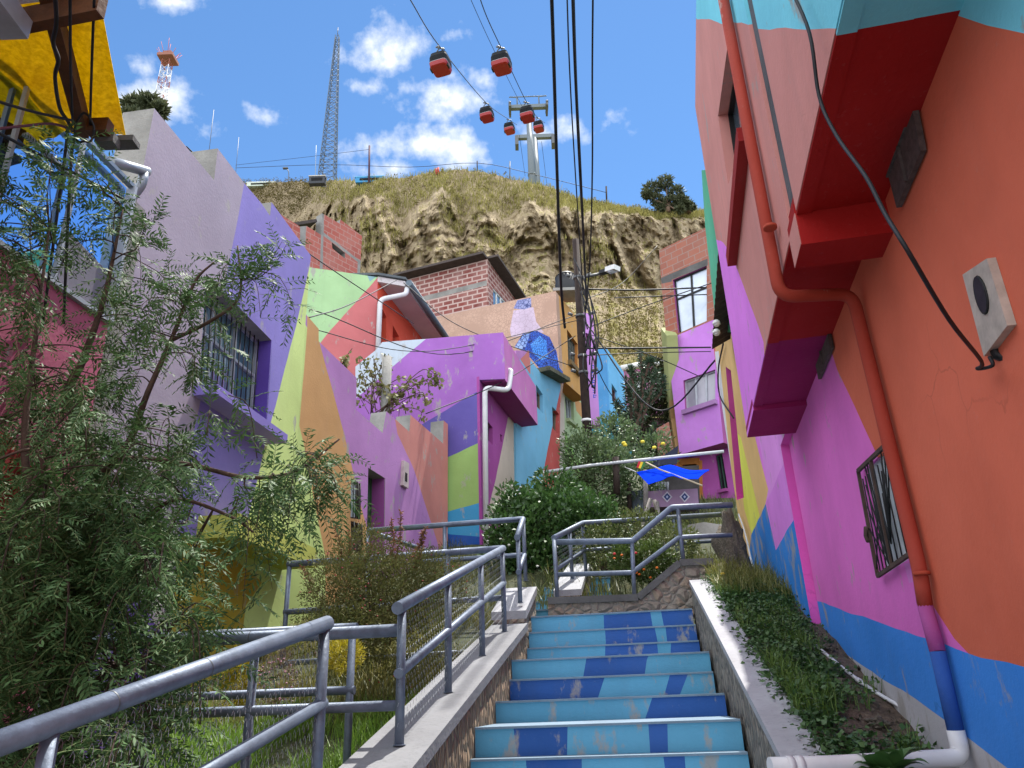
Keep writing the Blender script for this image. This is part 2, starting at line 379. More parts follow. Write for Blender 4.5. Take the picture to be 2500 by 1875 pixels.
def fastquads(name, V, mat, parent=None):
    n = len(V)//4; me = bpy.data.meshes.new(name); me.vertices.add(n*4); me.vertices.foreach_set('co', np.asarray(V, dtype=np.float32).ravel())
    me.loops.add(n*4); me.loops.foreach_set('vertex_index', np.arange(n*4, dtype=np.int32))
    me.polygons.add(n); me.polygons.foreach_set('loop_start', np.arange(0, n*4, 4, dtype=np.int32))
    try: me.polygons.foreach_set('loop_total', np.full(n, 4, dtype=np.int32))
    except Exception: pass
    for m in (mat if isinstance(mat, (list, tuple)) else [mat]): me.materials.append(m)
    me.update(calc_edges=True); me.validate()
    return link(name, me, parent)
def rvec(n): 
    v = rng.normal(size=(n, 3)); return v/np.linalg.norm(v, axis=1, keepdims=True)
def blob_leaves(name, blobs, L_, W_, mat, parent, up=.25, shell=.55):
    """leaf clumps through ellipsoids: blobs = (centre, radii, n)"""
    C = []; D = []
    for c, r, n in blobs:
        v = rvec(n); q = rng.uniform(shell, 1, n)**.6
        lump = np.array([noise.noise(Vector(x)*2.3 + Vector(c)) for x in v])*.45 + 1
        C.append(np.array(c) + v*q[:, None]*lump[:, None]*np.array(r)); D.append(v + rng.normal(size=(n, 3))*.7 + np.array([0, 0, up]))
    C = np.concatenate(C); D = np.concatenate(D); n = len(C)
    return leaves(name, C, D, rvec(n), L_*rng.uniform(.6, 1.25, n), W_*rng.uniform(.7, 1.2, n), mat, parent)
def blades(name, P, H, Wd, mat, lean=.5, parent=None):
    """grass blades at P"""
    P = np.asarray(P); n = len(P); h = np.broadcast_to(H, (n,))*rng.uniform(.55, 1.25, n); d = rng.normal(size=(n, 3)); d[:, 2] = 0
    d /= np.linalg.norm(d, axis=1, keepdims=True)+1e-9; s = np.stack([-d[:, 1], d[:, 0], d[:, 2]], 1); le = rng.uniform(.1, 1, n)*lean
    w_ = (np.broadcast_to(Wd, (n,))*.5)[:, None]; up = np.array([0, 0, 1.])
    mid = P + up*(h*.55)[:, None] + d*(h*le*.3)[:, None]; tip = P + up*(h*(1-.25*le))[:, None] + d*(h*le)[:, None]
    V = np.stack([P - s*w_, P + s*w_, mid + s*w_*.8, mid - s*w_*.8, mid - s*w_*.8, mid + s*w_*.8, tip + s*w_*.12, tip - s*w_*.12], 1).reshape(-1, 3)
    return fastquads(name, V, mat, parent)
# ================================================================ SETTING
def PT(u, v, t): r = ray(u, v); return r*(t/r.dot(AD))
def PLt(u, v, lat): r = ray(u, v); return r*(lat/r.dot(AR))
def PF(u, v, fwd): r = ray(u, v); return r*(fwd/r.y)
def fb(p, sc=.5, oc=4):
    return noise.fractal(Vector(p)*sc, 1.0, 2.0, oc, noise_basis='PERLIN_ORIGINAL')
# ---- soil / grass materials
def groundmat(name, c1, c2, c3, sc):
    m, Nn, Ln, bs = nodes(name); p = tmap(Nn, Ln, (1, 1, 1)); a = tnoise(Nn, Ln, p, sc, 8, .65); b = tnoise(Nn, Ln, p, sc*11, 5, .6)
    col = tmix(Nn, Ln, tramp(Nn, Ln, a, [(.35, 0), (.65, 1)]), srgb(c1), srgb(c2)); col = tmix(Nn, Ln, tramp(Nn, Ln, b, [(.5, 0), (.75, .7)]), col, srgb(c3))
    Ln.new(col, bs.inputs['Base Color']); bs.inputs['Roughness'].default_value = .95; tbump(Nn, Ln, bs, b, .9, .05); return m
M_SOIL = groundmat('soil', '#5d4c3e', '#40352c', '#7b6a58', 2.2); M_TURF = groundmat('turf', '#3c4424', '#2b3019', '#57502f', 1.4)
# ---- ground sheet
def ground():
    la = sorted(set([-400, -200, -120, -80, -60, 60, 80, 120, 200, 400] + [x*.5 for x in range(-16, 17)] + [x*3 for x in range(-18, 19)]))
    ts = sorted(set([-300, -200, -120, -80, -60, -45, -30, -20] + [x*.5 for x in range(-10, 40)] + [x*2 for x in range(-8, 26)] + [60]))
    V = []
    for t in ts:
        for l in la:
            zz = gz(t) - .14 + fb((l, t, 0), .8, 3)*.08
            if -1.5 < l < 2.6 and t < 12: zz = gz(t) - .75
            if t < -6: zz = gz(-6) - .8 + (t+6)*.3
            V.append(at(l, t, zz))
    n = len(la); F = [(i*n+j, i*n+j+1, (i+1)*n+j+1, (i+1)*n+j) for i in range(len(ts)-1) for j in range(n-1)]
    tag(mesh('ground', V, F, M_TURF, smooth=True), kind='structure')
ground()
# ---- eroded hill behind the houses
def lerpk(x, K):
    if x <= K[0][0]: return K[0][1]
    for (a, p), (b, q) in zip(K, K[1:]):
        if x <= b: s = (x-a)/(b-a); return p + (q-p)*s
    return K[-1][1]
K_RIDGE = [(-900, 430), (300, 425), (560, 446), (620, 447), (700, 444), (770, 444), (830, 440), (880, 443), (930, 437), (980, 434), (1040, 424), (1090, 417), (1130, 414), (1180, 420), (1230, 432), (1290, 447), (1330, 452), (1370, 470), (1420, 489), (1470, 497), (1530, 508), (1600, 520), (1680, 515), (1730, 518), (2000, 520), (3400, 500)]
K_CT = [(300, 520), (600, 540), (720, 545), (790, 500), (850, 505), (930, 490), (985, 565), (1030, 520), (1080, 470), (1130, 560), (1180, 505), (1230, 580), (1290, 505), (1350, 520), (1400, 515), (1450, 520), (1520, 525), (1600, 540), (1720, 535), (2600, 530)]
K_CB = [(300, 660), (700, 650), (850, 640), (900, 665), (960, 690), (1010, 665), (1080, 640), (1150, 650), (1250, 690), (1330, 660), (1400, 690), (1450, 665), (1520, 690), (1560, 700), (1720, 720), (2600, 740)]
K_DR = [(300, 150), (640, 140), (760, 125), (850, 104), (1000, 97), (1300, 97), (1500, 100), (1750, 112), (2600, 140)]
HILLPT = []
def hill():
    us = list(range(-900, 480, 60)) + list(range(480, 1780, 4)) + list(range(1780, 3400, 60)); nr = 170; V = []; n = len(us)
    for iu, u in enumerate(us):
        vt = lerpk(u, K_RIDGE) + fb((u*.05, 3, 0), 1, 4)*5; ct = max(vt+4, lerpk(u, K_CT) + fb((u*.03, 9, 0), 1, 3)*22); cb = lerpk(u, K_CB) + fb((u*.02, 5, 0), 1, 3)*25; D = lerpk(u, K_DR)
        prof = [(0, vt-0, D), (.22, ct, D*.935), (.58, cb, D*.885), (.85, 905, D*.585), (1, 1020, 34)]
        for j in range(nr):
            s = j/(nr-1); v = lerpk(s, [(a, b) for a, b, c in prof]); d = lerpk(s, [(a, c) for a, b, c in prof])
            r = ray(u, v); p = r*(d/r.y); cl = max(0, min(1, (s-.16)/.1))*max(0, min(1, (.66-s)/.1))
            x = p.x + fb((p.x*.05, p.y*.05, p.z*.03), 1, 3)*7
            g = abs(noise.noise(Vector((x*.085, 1.7, p.z*.010))))*2 + abs(noise.noise(Vector((x*.21+p.z*.02, 4.7, p.z*.02))))*1.3 + abs(noise.noise(Vector((x*.55, 8.7, p.z*.05))))*.75 + abs(noise.noise(Vector((x*1.3, 2.7, p.z*.16))))*.4
            sp = fb((p.x*.9, p.z*.3, p.y*.3), .35, 6)*2.0 + fb((p.x, p.z*.7, 9), .9, 5)*1.1
            band = noise.noise(Vector((p.z*.55, p.x*.03, 2)))*.5 * cl
            dd = (g-1.1)*4.3*(.25+.95*cl)*(1 if s > .03 else s/.03) + sp*(.5+.8*cl) + band
            if s < .22: dd *= s/.22
            p = p*(1 + dd/d)
            gl = gz(p.dot(AD)) - .5
            if p.z < gl and s > .8: p.z = gl
            V.append(p); HILLPT.append((u, s, p))
    F = [(i*nr+j, (i+1)*nr+j, (i+1)*nr+j+1, i*nr+j+1) for i in range(n-1) for j in range(nr-1)]
    # plateau behind the rim
    b = len(V)
    for i in range(n): p = V[i*nr]; V.append(p + Vector((p.x, p.y, 0)).normalized()*220 - UP*16)
    F += [(b+i, b+i+1, (i+1)*nr, i*nr) for i in range(n-1)]
    m, Nn, Ln, bs = nodes('hill_earth'); g = Nn.new('ShaderNodeNewGeometry'); sp = Nn.new('ShaderNodeSeparateXYZ'); Ln.new(g.outputs['Normal'], sp.inputs[0])
    a = tnoise(Nn, Ln, tmap(Nn, Ln, (1, 1, 1)), .12, 9, .65); b2 = tnoise(Nn, Ln, tmap(Nn, Ln, (1, 1, .16)), .55, 8, .65); c = tnoise(Nn, Ln, tmap(Nn, Ln, (1, 1, 1)), 1.9, 7, .7)
    lay = tnoise(Nn, Ln, tmap(Nn, Ln, (.05, .05, 1.3)), .7, 6, .6)
    earth = tmix(Nn, Ln, tramp(Nn, Ln, b2, [(.3, 0), (.7, 1)]), srgb('#84745c'), srgb('#b3a285'))
    earth = tmix(Nn, Ln, tramp(Nn, Ln, lay, [(.45, 0), (.7, .5)]), earth, srgb('#c9b793'))
    earth = tmix(Nn, Ln, tramp(Nn, Ln, c, [(.55, 0), (.8, .55)]), earth, srgb('#5a4c3a'))
    gr = tmix(Nn, Ln, tramp(Nn, Ln, c, [(.3, 0), (.65, 1)]), srgb('#77703f'), srgb('#a1975f')); gr = tmix(Nn, Ln, tramp(Nn, Ln, a, [(.4, 0), (.6, .6)]), gr, srgb('#5d5a2c'))
    mm = Nn.new('ShaderNodeMath'); mm.operation = 'MULTIPLY_ADD'; Ln.new(c, mm.inputs[0]); mm.inputs[1].default_value = .5; Ln.new(sp.outputs['Z'], mm.inputs[2])
    fac = tramp(Nn, Ln, mm.outputs[0], [(.9, 0), (1.06, 1)])
    Ln.new(tmix(Nn, Ln, fac, earth, gr), bs.inputs['Base Color']); bs.inputs['Roughness'].default_value = .95; bs.inputs['Specular IOR Level'].default_value = .1
    bb = tmix(Nn, Ln, .5, b2, c); tbump(Nn, Ln, bs, bb, 1.0, 1.1)
    tag(mesh('hill', V, F, m, smooth=False), kind='structure')
    # tussock grass and scrub clinging to it
    P = []; Q = []; K = []
    cand = [x for x in HILLPT if 520 < x[0] < 1770 and x[1] < .95]
    for u, s, p in random.sample(cand, 26000 if len(cand) > 26000 else len(cand)):
        k = fb((p.x, p.y, p.z), .13, 3)
        dens = 1 if s < .17 else (.6 if k > .2 else .03)
        if u < 800 and s > .1: dens *= .7
        if s > .6: dens = .45 if k > -.05 else .12
        if random.random() < dens: (P if random.random() < (.97 if s < .6 else .3) and u > 760 else Q).append(p)
    B = []
    for p in P: B += [p + Vector((random.gauss(0, .28), random.gauss(0, .28), -.1)) for _ in range(5)]
    tag(blades('hill_grass', B, .75, .09, leafmat('#a29a5e', '#77743f', .8, .3, .1), .75), kind='stuff')
    bl = [(p + UP*.2, (random.uniform(.5, 1.2),)*2 + (random.uniform(.4, .8),), 26) for p in Q[:2600]]
    o = blob_leaves('hill_scrub', bl, .34, .16, leafmat('#4c4a2a', '#6d6238', .8, .2, .1), None); tag(o, kind='stuff')
hill()
# ================================================================ STAIRS, LOW WALLS
M_BL = paint('#58a2c4', .27, 1.0, .7); M_BD = paint('#2a5ca6', .24, 1.0, .7); M_TREAD = concrete('#74899a', 6, .8); M_NOSE = plain('#9cb2be', .6, 0, .14, 1, .3, 12)
def stones(name, c1, c2, mort, scx, scz, bump=1.0):
    m, Nn, Ln, bs = nodes(name); p = tmap(Nn, Ln, (scx, scx, scz))
    nn = Nn.new('ShaderNodeTexNoise'); nn.inputs['Scale'].default_value = 1.6; Ln.new(p, nn.inputs['Vector'])
    ad = Nn.new('ShaderNodeVectorMath'); ad.operation = 'MULTIPLY_ADD'; Ln.new(nn.outputs['Color'], ad.inputs[0]); ad.inputs[1].default_value = (.35, .35, .35); Ln.new(p, ad.inputs[2])
    v = Nn.new('ShaderNodeTexVoronoi'); v.feature = 'DISTANCE_TO_EDGE'; v.inputs['Scale'].default_value = 1; Ln.new(ad.outputs[0], v.inputs['Vector'])
    v2 = Nn.new('ShaderNodeTexVoronoi'); v2.inputs['Scale'].default_value = 1; Ln.new(ad.outputs[0], v2.inputs['Vector'])
    sep = Nn.new('ShaderNodeSeparateColor'); Ln.new(v2.outputs['Color'], sep.inputs[0])
    col = tmix(Nn, Ln, sep.outputs[0], srgb(c1), srgb(c2)); fine = tnoise(Nn, Ln, tmap(Nn, Ln, (1, 1, 1)), 26, 5)
    col = tmix(Nn, Ln, tramp(Nn, Ln, fine, [(.45, 0), (.75, .5)]), col, [x*.45 for x in srgb(c1)])
    e = tramp(Nn, Ln, v.outputs['Distance'], [(.02, 0), (.12, 1)]); col = tmix(Nn, Ln, e, srgb(mort), col)
    Ln.new(col, bs.inputs['Base Color']); bs.inputs['Roughness'].default_value = .85
    h = tramp(Nn, Ln, v.outputs['Distance'], [(0, 0), (.3, 1)]); tbump(Nn, Ln, bs, h, bump, .05); return m
M_PEB = stones('pebble_facing', '#b49a7a', '#8a745c', '#6d5d4c', 17, 6.5); M_RUB = stones('rubble_stone', '#8a8378', '#9a8570', '#827c72', 8.5, 10, .8); M_ROUGH = stones('rough_facing', '#938b7e', '#7d756a', '#5b564f', 15, 7, .8)
NOS = [(8.32, .81), (8.09, .635), (7.91, .475), (6.94, .325), (6.80, .165), (6.10, 0.0), (5.32, -.15), (5.17, -.325), (4.45, -.495), (4.2, -.665), (3.5, -.835), (2.8, -1.0), (2.1, -1.17), (1.3, -1.34)]
DARKS = [[((1180,475),(1540,455),(1556,590),(1185,600)), ((1622,440),(1900,415),(1910,560),(1640,565))], [((1193,580),(1567,560),(1600,700),(1205,715)), ((1650,555),(1920,540),(1920,695),(1668,700))],
         [((1200,700),(1590,680),(1602,790),(1198,800)), ((1695,680),(1930,670),(1940,780),(1696,785))], [((1052,790),(1535,770),(1510,820),(1488,960),(1020,975))],
         [((430,980),(1195,950),(1140,1130),(430,1160)), ((1690,935),(1835,925),(1760,1105),(1635,1110))], [((1560,1100),(2140,1070),(2140,1310),(1485,1320))],
         [((488,1330),(908,1320),(900,1585),(520,1590)), ((1523,1310),(1668,1305),(1675,1560),(1540,1560))], [((590,1580),(1010,1560),(1018,2000),(610,2000)), ((1640,1550),(1800,1545),(1840,2000),(1700,2000))]]
def stairs():
    root = thing('stairway', 'flight of wide steps with risers painted in worn light and dark blue', 'stairs', at(-.25, 4, -.5))
    for i, (t, zz) in enumerate(NOS):
        pl = Pl(98.1, -t); lo = NOS[i+1][1] - .06 if i+1 < len(NOS) else zz-.3; back = NOS[i-1][0] if i else 9.3
        l, r = -1.075 - (.03 if i > 2 else 0), .585
        regs = [(M_BD, z('B4', *d)) for d in DARKS[i]] if i < len(DARKS) else []
        o = wall('step', pl, [('s', l, lo), ('s', r, lo), ('s', r, zz-.012), ('s', l, zz-.012)], regs, M_BL, root, t=back-t+.03, side=M_TREAD)
        b = MB(); b.box(at((l+r)/2, (t+back)/2-.01, zz-.005), ((r-l)/2-.002, (back-t)/2+.006, .006), (AR, AD, UP), 0)
        b.box(at((l+r)/2, t+.004, zz-.005), ((r-l)/2-.001, .011, .0075), (AR, AD, UP), 1)
        b.build('tread', [M_TREAD, M_NOSE], o)
stairs()
def upstairs():
    root = thing('stairway', 'narrow upper flight of small blue steps behind the stone pillar', 'stairs', at(-.85, 9.5, .8))
    prof = [(9.33, .98), (10., 1.15), (10.7, 1.32), (11.3, 1.49), (11.8, 1.66)]
    for i, (t, zz) in enumerate(prof):
        pl = Pl(98.1, -t); nx = prof[i+1][0] if i < 4 else 13.0
        o = wall('step', pl, [('s', -1.25, zz-.24), ('s', -.3, zz-.24), ('s', -.3, zz-.01), ('s', -1.25, zz-.01)], [], M_BL, root, t=nx-t+.02, side=M_TREAD)
        MB().box(at(-.775, (t+nx)/2-.01, zz-.003), (.473, (nx-t)/2+.012, .008), (AR, AD, UP)).build('tread', M_TREAD, o)
upstairs()
def slopewall(name, label, l0, l1, prof, mat, capm, over=.02, th=.07, depth=1.0):
    """low wall along the alley; prof = (t, top z)"""
    root = thing(name, label, 'wall', at((l0+l1)/2, prof[0][0], prof[0][1]-.3))
    b = MB(); c = MB()
    for (t0, z0), (t1, z1) in zip(prof, prof[1:]):
        b.hexa([at(l0+over, t0, z0-depth), at(l1-over, t0, z0-depth), at(l1-over, t0, z0-th), at(l0+over, t0, z0-th)], [at(l0+over, t1, z1-depth), at(l1-over, t1, z1-depth), at(l1-over, t1, z1-th), at(l0+over, t1, z1-th)])
        c.hexa([at(l0, t0, z0-th), at(l1, t0, z0-th), at(l1, t0, z0), at(l0, t0, z0)], [at(l0, t1, z1-th), at(l1, t1, z1-th), at(l1, t1, z1), at(l0, t1, z1)])
    b.build('wall_body', mat, root); c.build('cap', capm, root); return root
slopewall('stone_wall', 'low pebble-faced wall with a smooth pale cap left of the blue steps', -1.42, -1.06, [(3.5, -.33), (7.93, .715)], M_PEB, concrete('#7c7d80', 5, .8))
slopewall('stone_pillar', 'short stone pillar with a bright sloping cap beside the top steps', -1.43, -1.075, [(7.95, .84), (8.95, 1.2)], M_RUB, M_CAP, .02, .08, .9)
slopewall('stone_wall', 'low wall with a white cap between the steps and the weedy bed', .60, .80, [(2.0, -.92), (3.99, -.29), (7.81, .915), (8.5, 1.12)], M_ROUGH, M_CAP, .01, .05, .9)
# planter wall across the top of the flight
def midwall():
    pl = Pl(98.1, -8.72); px = z('B4', (752,392), (1450,366), (1770,98), (2030,88))
    o = thing('stone_wall', 'stone planter wall with a stepped grey coping above the top step', 'wall', pl.P(1500, 1480))
    wall('wall_body', pl, px + z('B4', (2030,330), (1860,520), (752,540)), [], M_RUB, o, t=.3)
    b = MB(); pts = [pl.P(*p) for p in px]
    for p, q in zip(pts, pts[1:]): b.bar(p + UP*.03 + AD*.15, q + UP*.03 + AD*.15, .07, .36, -AD)
    b.build('coping', M_CONC_D, o)
    lat = PT(*z('B4', (800,350))[0], 8.9).dot(AR)
    slopewall('stone_wall', 'short pebble-faced wall with a white cap beside the narrow upper steps', lat-.02, lat+.3, [(9.05, 1.16), (10.2, 1.5), (11.6, 1.85)], M_PEB, M_CAP)
midwall()
# soil beds
def sheet(name, l0, l1, t0, t1, zf, mat, n=(16, 40), amp=.04, kind='structure'):
    V = [at(l0+(l1-l0)*i/n[0], t0+(t1-t0)*j/n[1], 0) for j in range(n[1]+1) for i in range(n[0]+1)]
    for v in V: l, t = v.dot(AR), v.dot(AD); v.z = zf(l, t) + fb((l*3, t*3, 1), 1, 4)*amp
    k = n[0]+1; F = [(j*k+i, j*k+i+1, (j+1)*k+i+1, (j+1)*k+i) for j in range(n[1]) for i in range(n[0])]
    return tag(mesh(name, V, F, mat, smooth=True), kind=kind)
def bedz(l, t): return -.29 + .316*(t-3.99) - .03 - max(0, l-.8)*.16
sheet('soil', .78, 2.6, 1.5, 8.7, bedz, M_SOIL)
# ================================================================ RAILINGS
def hexnet(b, f, na, nb, r=.0011):
    """hexagonal chicken wire over the patch f(a,b)"""
    for j in range(nb):
        for i in range(na):
            o = .5 if j % 2 else 0
            p = [f(min(1, (i+o+x)/na), min(1, (j+y)/nb)) for x, y in ((0, .3), (.25, 0), (.5, .3), (.5, .7))]
            q = f(min(1, (i+o+.75)/na), min(1, j/nb)) if (i+o+.75)/na <= 1 else None
            b.tube([p[0], p[1], p[2], p[3]], r, 3, 0, False)
def railing(label, rails, posts, cat='railing', net=None, group=None):
    """rails = (name, points, radius), posts = (base, top)"""
    root = thing('railing', label, cat, posts[0][0], group)
    for nm, pts, r in rails:
        pts = round_path(pts, .02, 3) if len(pts) > 2 else [Vector(p) for p in pts]
        b = MB().tube(pts, r, 14)
        L_ = (pts[-1]-pts[0]).length
        if nm == 'top_rail' and L_ > 1:
            for k in range(1, int(L_/.42)):      # tie wires and weld rings
                a = k*.42/L_; p = pts[0]+(pts[-1]-pts[0])*a; d = (pts[-1]-pts[0]).normalized()
                if len(pts) == 2: b.tube([p-d*.002, p+d*.002], r*1.035, 14, 1, False)
        b.build(nm, [M_RAIL, M_FRAME], root)
    for p, q in posts: MB().tube([p, q], .024, 12).tube([p, Vector(p)+UP*.005], .032, 12).build('post', M_RAIL, root)
    if net:
        b = MB()
        for f, na, nb in net: hexnet(b, f, na, nb)
        b.build('wire_mesh', M_ALU, root)
    return root
def bil(a, b_, c, d): return lambda x, y: (a*(1-x)+b_*x)*(1-y) + (d*(1-x)+c*x)*y
A0, A1_ = ray(-60, 1836)*1.85, ray(800, 1521)*3.45
dn = -UP
def ra(k): return A0 + (A1_-A0)*k
railing('thick grey tube railing sloping up in the lower left corner', [('top_rail', [A0, A1_], .033), ('mid_rail', [A0-UP*.36, A1_-UP*.33], .026)],
        [(ra(k)-UP*.75, ra(k)-UP*.02) for k in (.13, .985)], net=[(bil(ra(.1), A1_, A1_-UP*.7, ra(.1)-UP*.7), 46, 15)])
t4 = 4.14; B0 = PLt(976, 1482, -1.22); B1 = PLt(1228, 1339, -1.22)
def rb(k): return B0 + (B1-B0)*k
railing('grey tube railing climbing on the pale cap left of the blue steps', [('top_rail', [B0-(B1-B0)*.012, B1], .033), ('mid_rail', [rb(0)-UP*.33, rb(1)-UP*.33], .026)],
        [(at(-1.22, rb(k).dot(AD), -.236+.235*(rb(k).dot(AD)-3.89)), rb(k)-UP*.02) for k in (.012, .32, .66, .985)], net=[(bil(rb(0), B1, B1-UP*.68, B0-UP*.66), 60, 14)])
zt = PT(984, 1538, t4).z
railing('level grey railing joining the two sloping railings in the garden', [('top_rail', [at(-1.24, t4, zt), at(-3.7, t4, zt)], .033), ('mid_rail', [at(-1.24, t4, zt-.37), at(-3.7, t4, zt-.37)], .026)],
        [(at(l, t4, gz(t4)-.15), at(l, t4, zt-.02)) for l in (-2.05, -2.62, -3.6)])
q = PT(480, 1552, 4.9)
railing('second level grey railing half hidden by the drooping tree', [('top_rail', [at(-1.75, 4.9, q.z), at(-4.3, 4.9, q.z)], .03), ('mid_rail', [at(-1.75, 4.9, q.z-.37), at(-4.3, 4.9, q.z-.37)], .026)], [(at(l, 4.9, gz(4.9)-.15), at(l, 4.9, q.z-.02)) for l in (-1.78, -3.1, -4.2)])
C0, C1 = B1, PT(*z('B3', (322,562))[0], 7.5)
railing('long level grey railing running left behind the brown shrub', [('top_rail', [C0 - AR*.0, C1], .033), ('mid_rail', [C0-UP*.47, C1-UP*.47], .028), ('bottom_rail', [C0-UP*.95, C1-UP*.95], .028)],
        [(C0+(C1-C0)*k-UP*1.0, C0+(C1-C0)*k-UP*.02) for k in (.25, .62, .99)])
D0, D1, D2 = PT(*z('B3', (945,302))[0], 8.95), PT(*z('B3', (2140,212))[0], 8.95), PT(*z('B3', (2094,355))[0], 8.05)
railing('upper grey railing along the path to the green door', [('top_rail', [D0, D1, D2], .033), ('mid_rail', [D0-UP*.42, D1-UP*.42, D2-UP*.36], .028), ('return_rail', [D0-UP*.01, D0+AD*1.6+AR*.35-UP*.0], .03)],
        [(D0-UP*.8, D0), (D0+(D1-D0)*.5-UP*.8, D0+(D1-D0)*.5-UP*.02), (D1-UP*.72, D1-UP*.02), (at(D2.dot(AR), 8.1, .93), D2-UP*.01+AD*.05)])
tq = 8.86
E = [PT(*p, tq) for p in z('A6', (486,1655), (1090,1645), (1390,1388), (1860,1366))]; G_ = [PT(*p, tq) for p in ((1358, 1403), (1543, 1398), (1658, 1312), (1788, 1306))]
H0, H1_, H2_ = PT(*z('A6', (482,1622))[0], 8.84), PT(*z('A6', (702,1508))[0], 10.3), PT(*z('A6', (1850,1436))[0], 11.0)
railing('grey stepped railing on the stone planter wall above the steps', [('top_rail', E, .034), ('mid_rail', G_, .026)],
        [(PT(1361, 1470, tq), PT(1354, 1318, tq)), (PT(1549, 1461, tq), PT(1543, 1325, tq)), (PT(1669, 1378, tq), PT(1655, 1241, tq))])
railing('grey railing going back beside the narrow steps and round the terrace', [('top_rail', [H0, H1_, H2_], .034), ('mid_rail', [H0-UP*.36, H1_-UP*.36, H2_-UP*.36], .024)],
        [(H0-UP*.78, H0-UP*.01), (H0+(H1_-H0)*.5-UP*.6, H0+(H1_-H0)*.5-UP*.02), (H1_-UP*.7, H1_-UP*.02), (H1_+(H2_-H1_)*.6-UP*.7, H1_+(H2_-H1_)*.6-UP*.02)], net=[(bil(H0, H1_, H1_-UP*.7, H0-UP*.7), 30, 12)])
# ================================================================ HOUSES
def S(pl, px): return pl.st(*px)[0]
PG = 1.78; DS = -.02
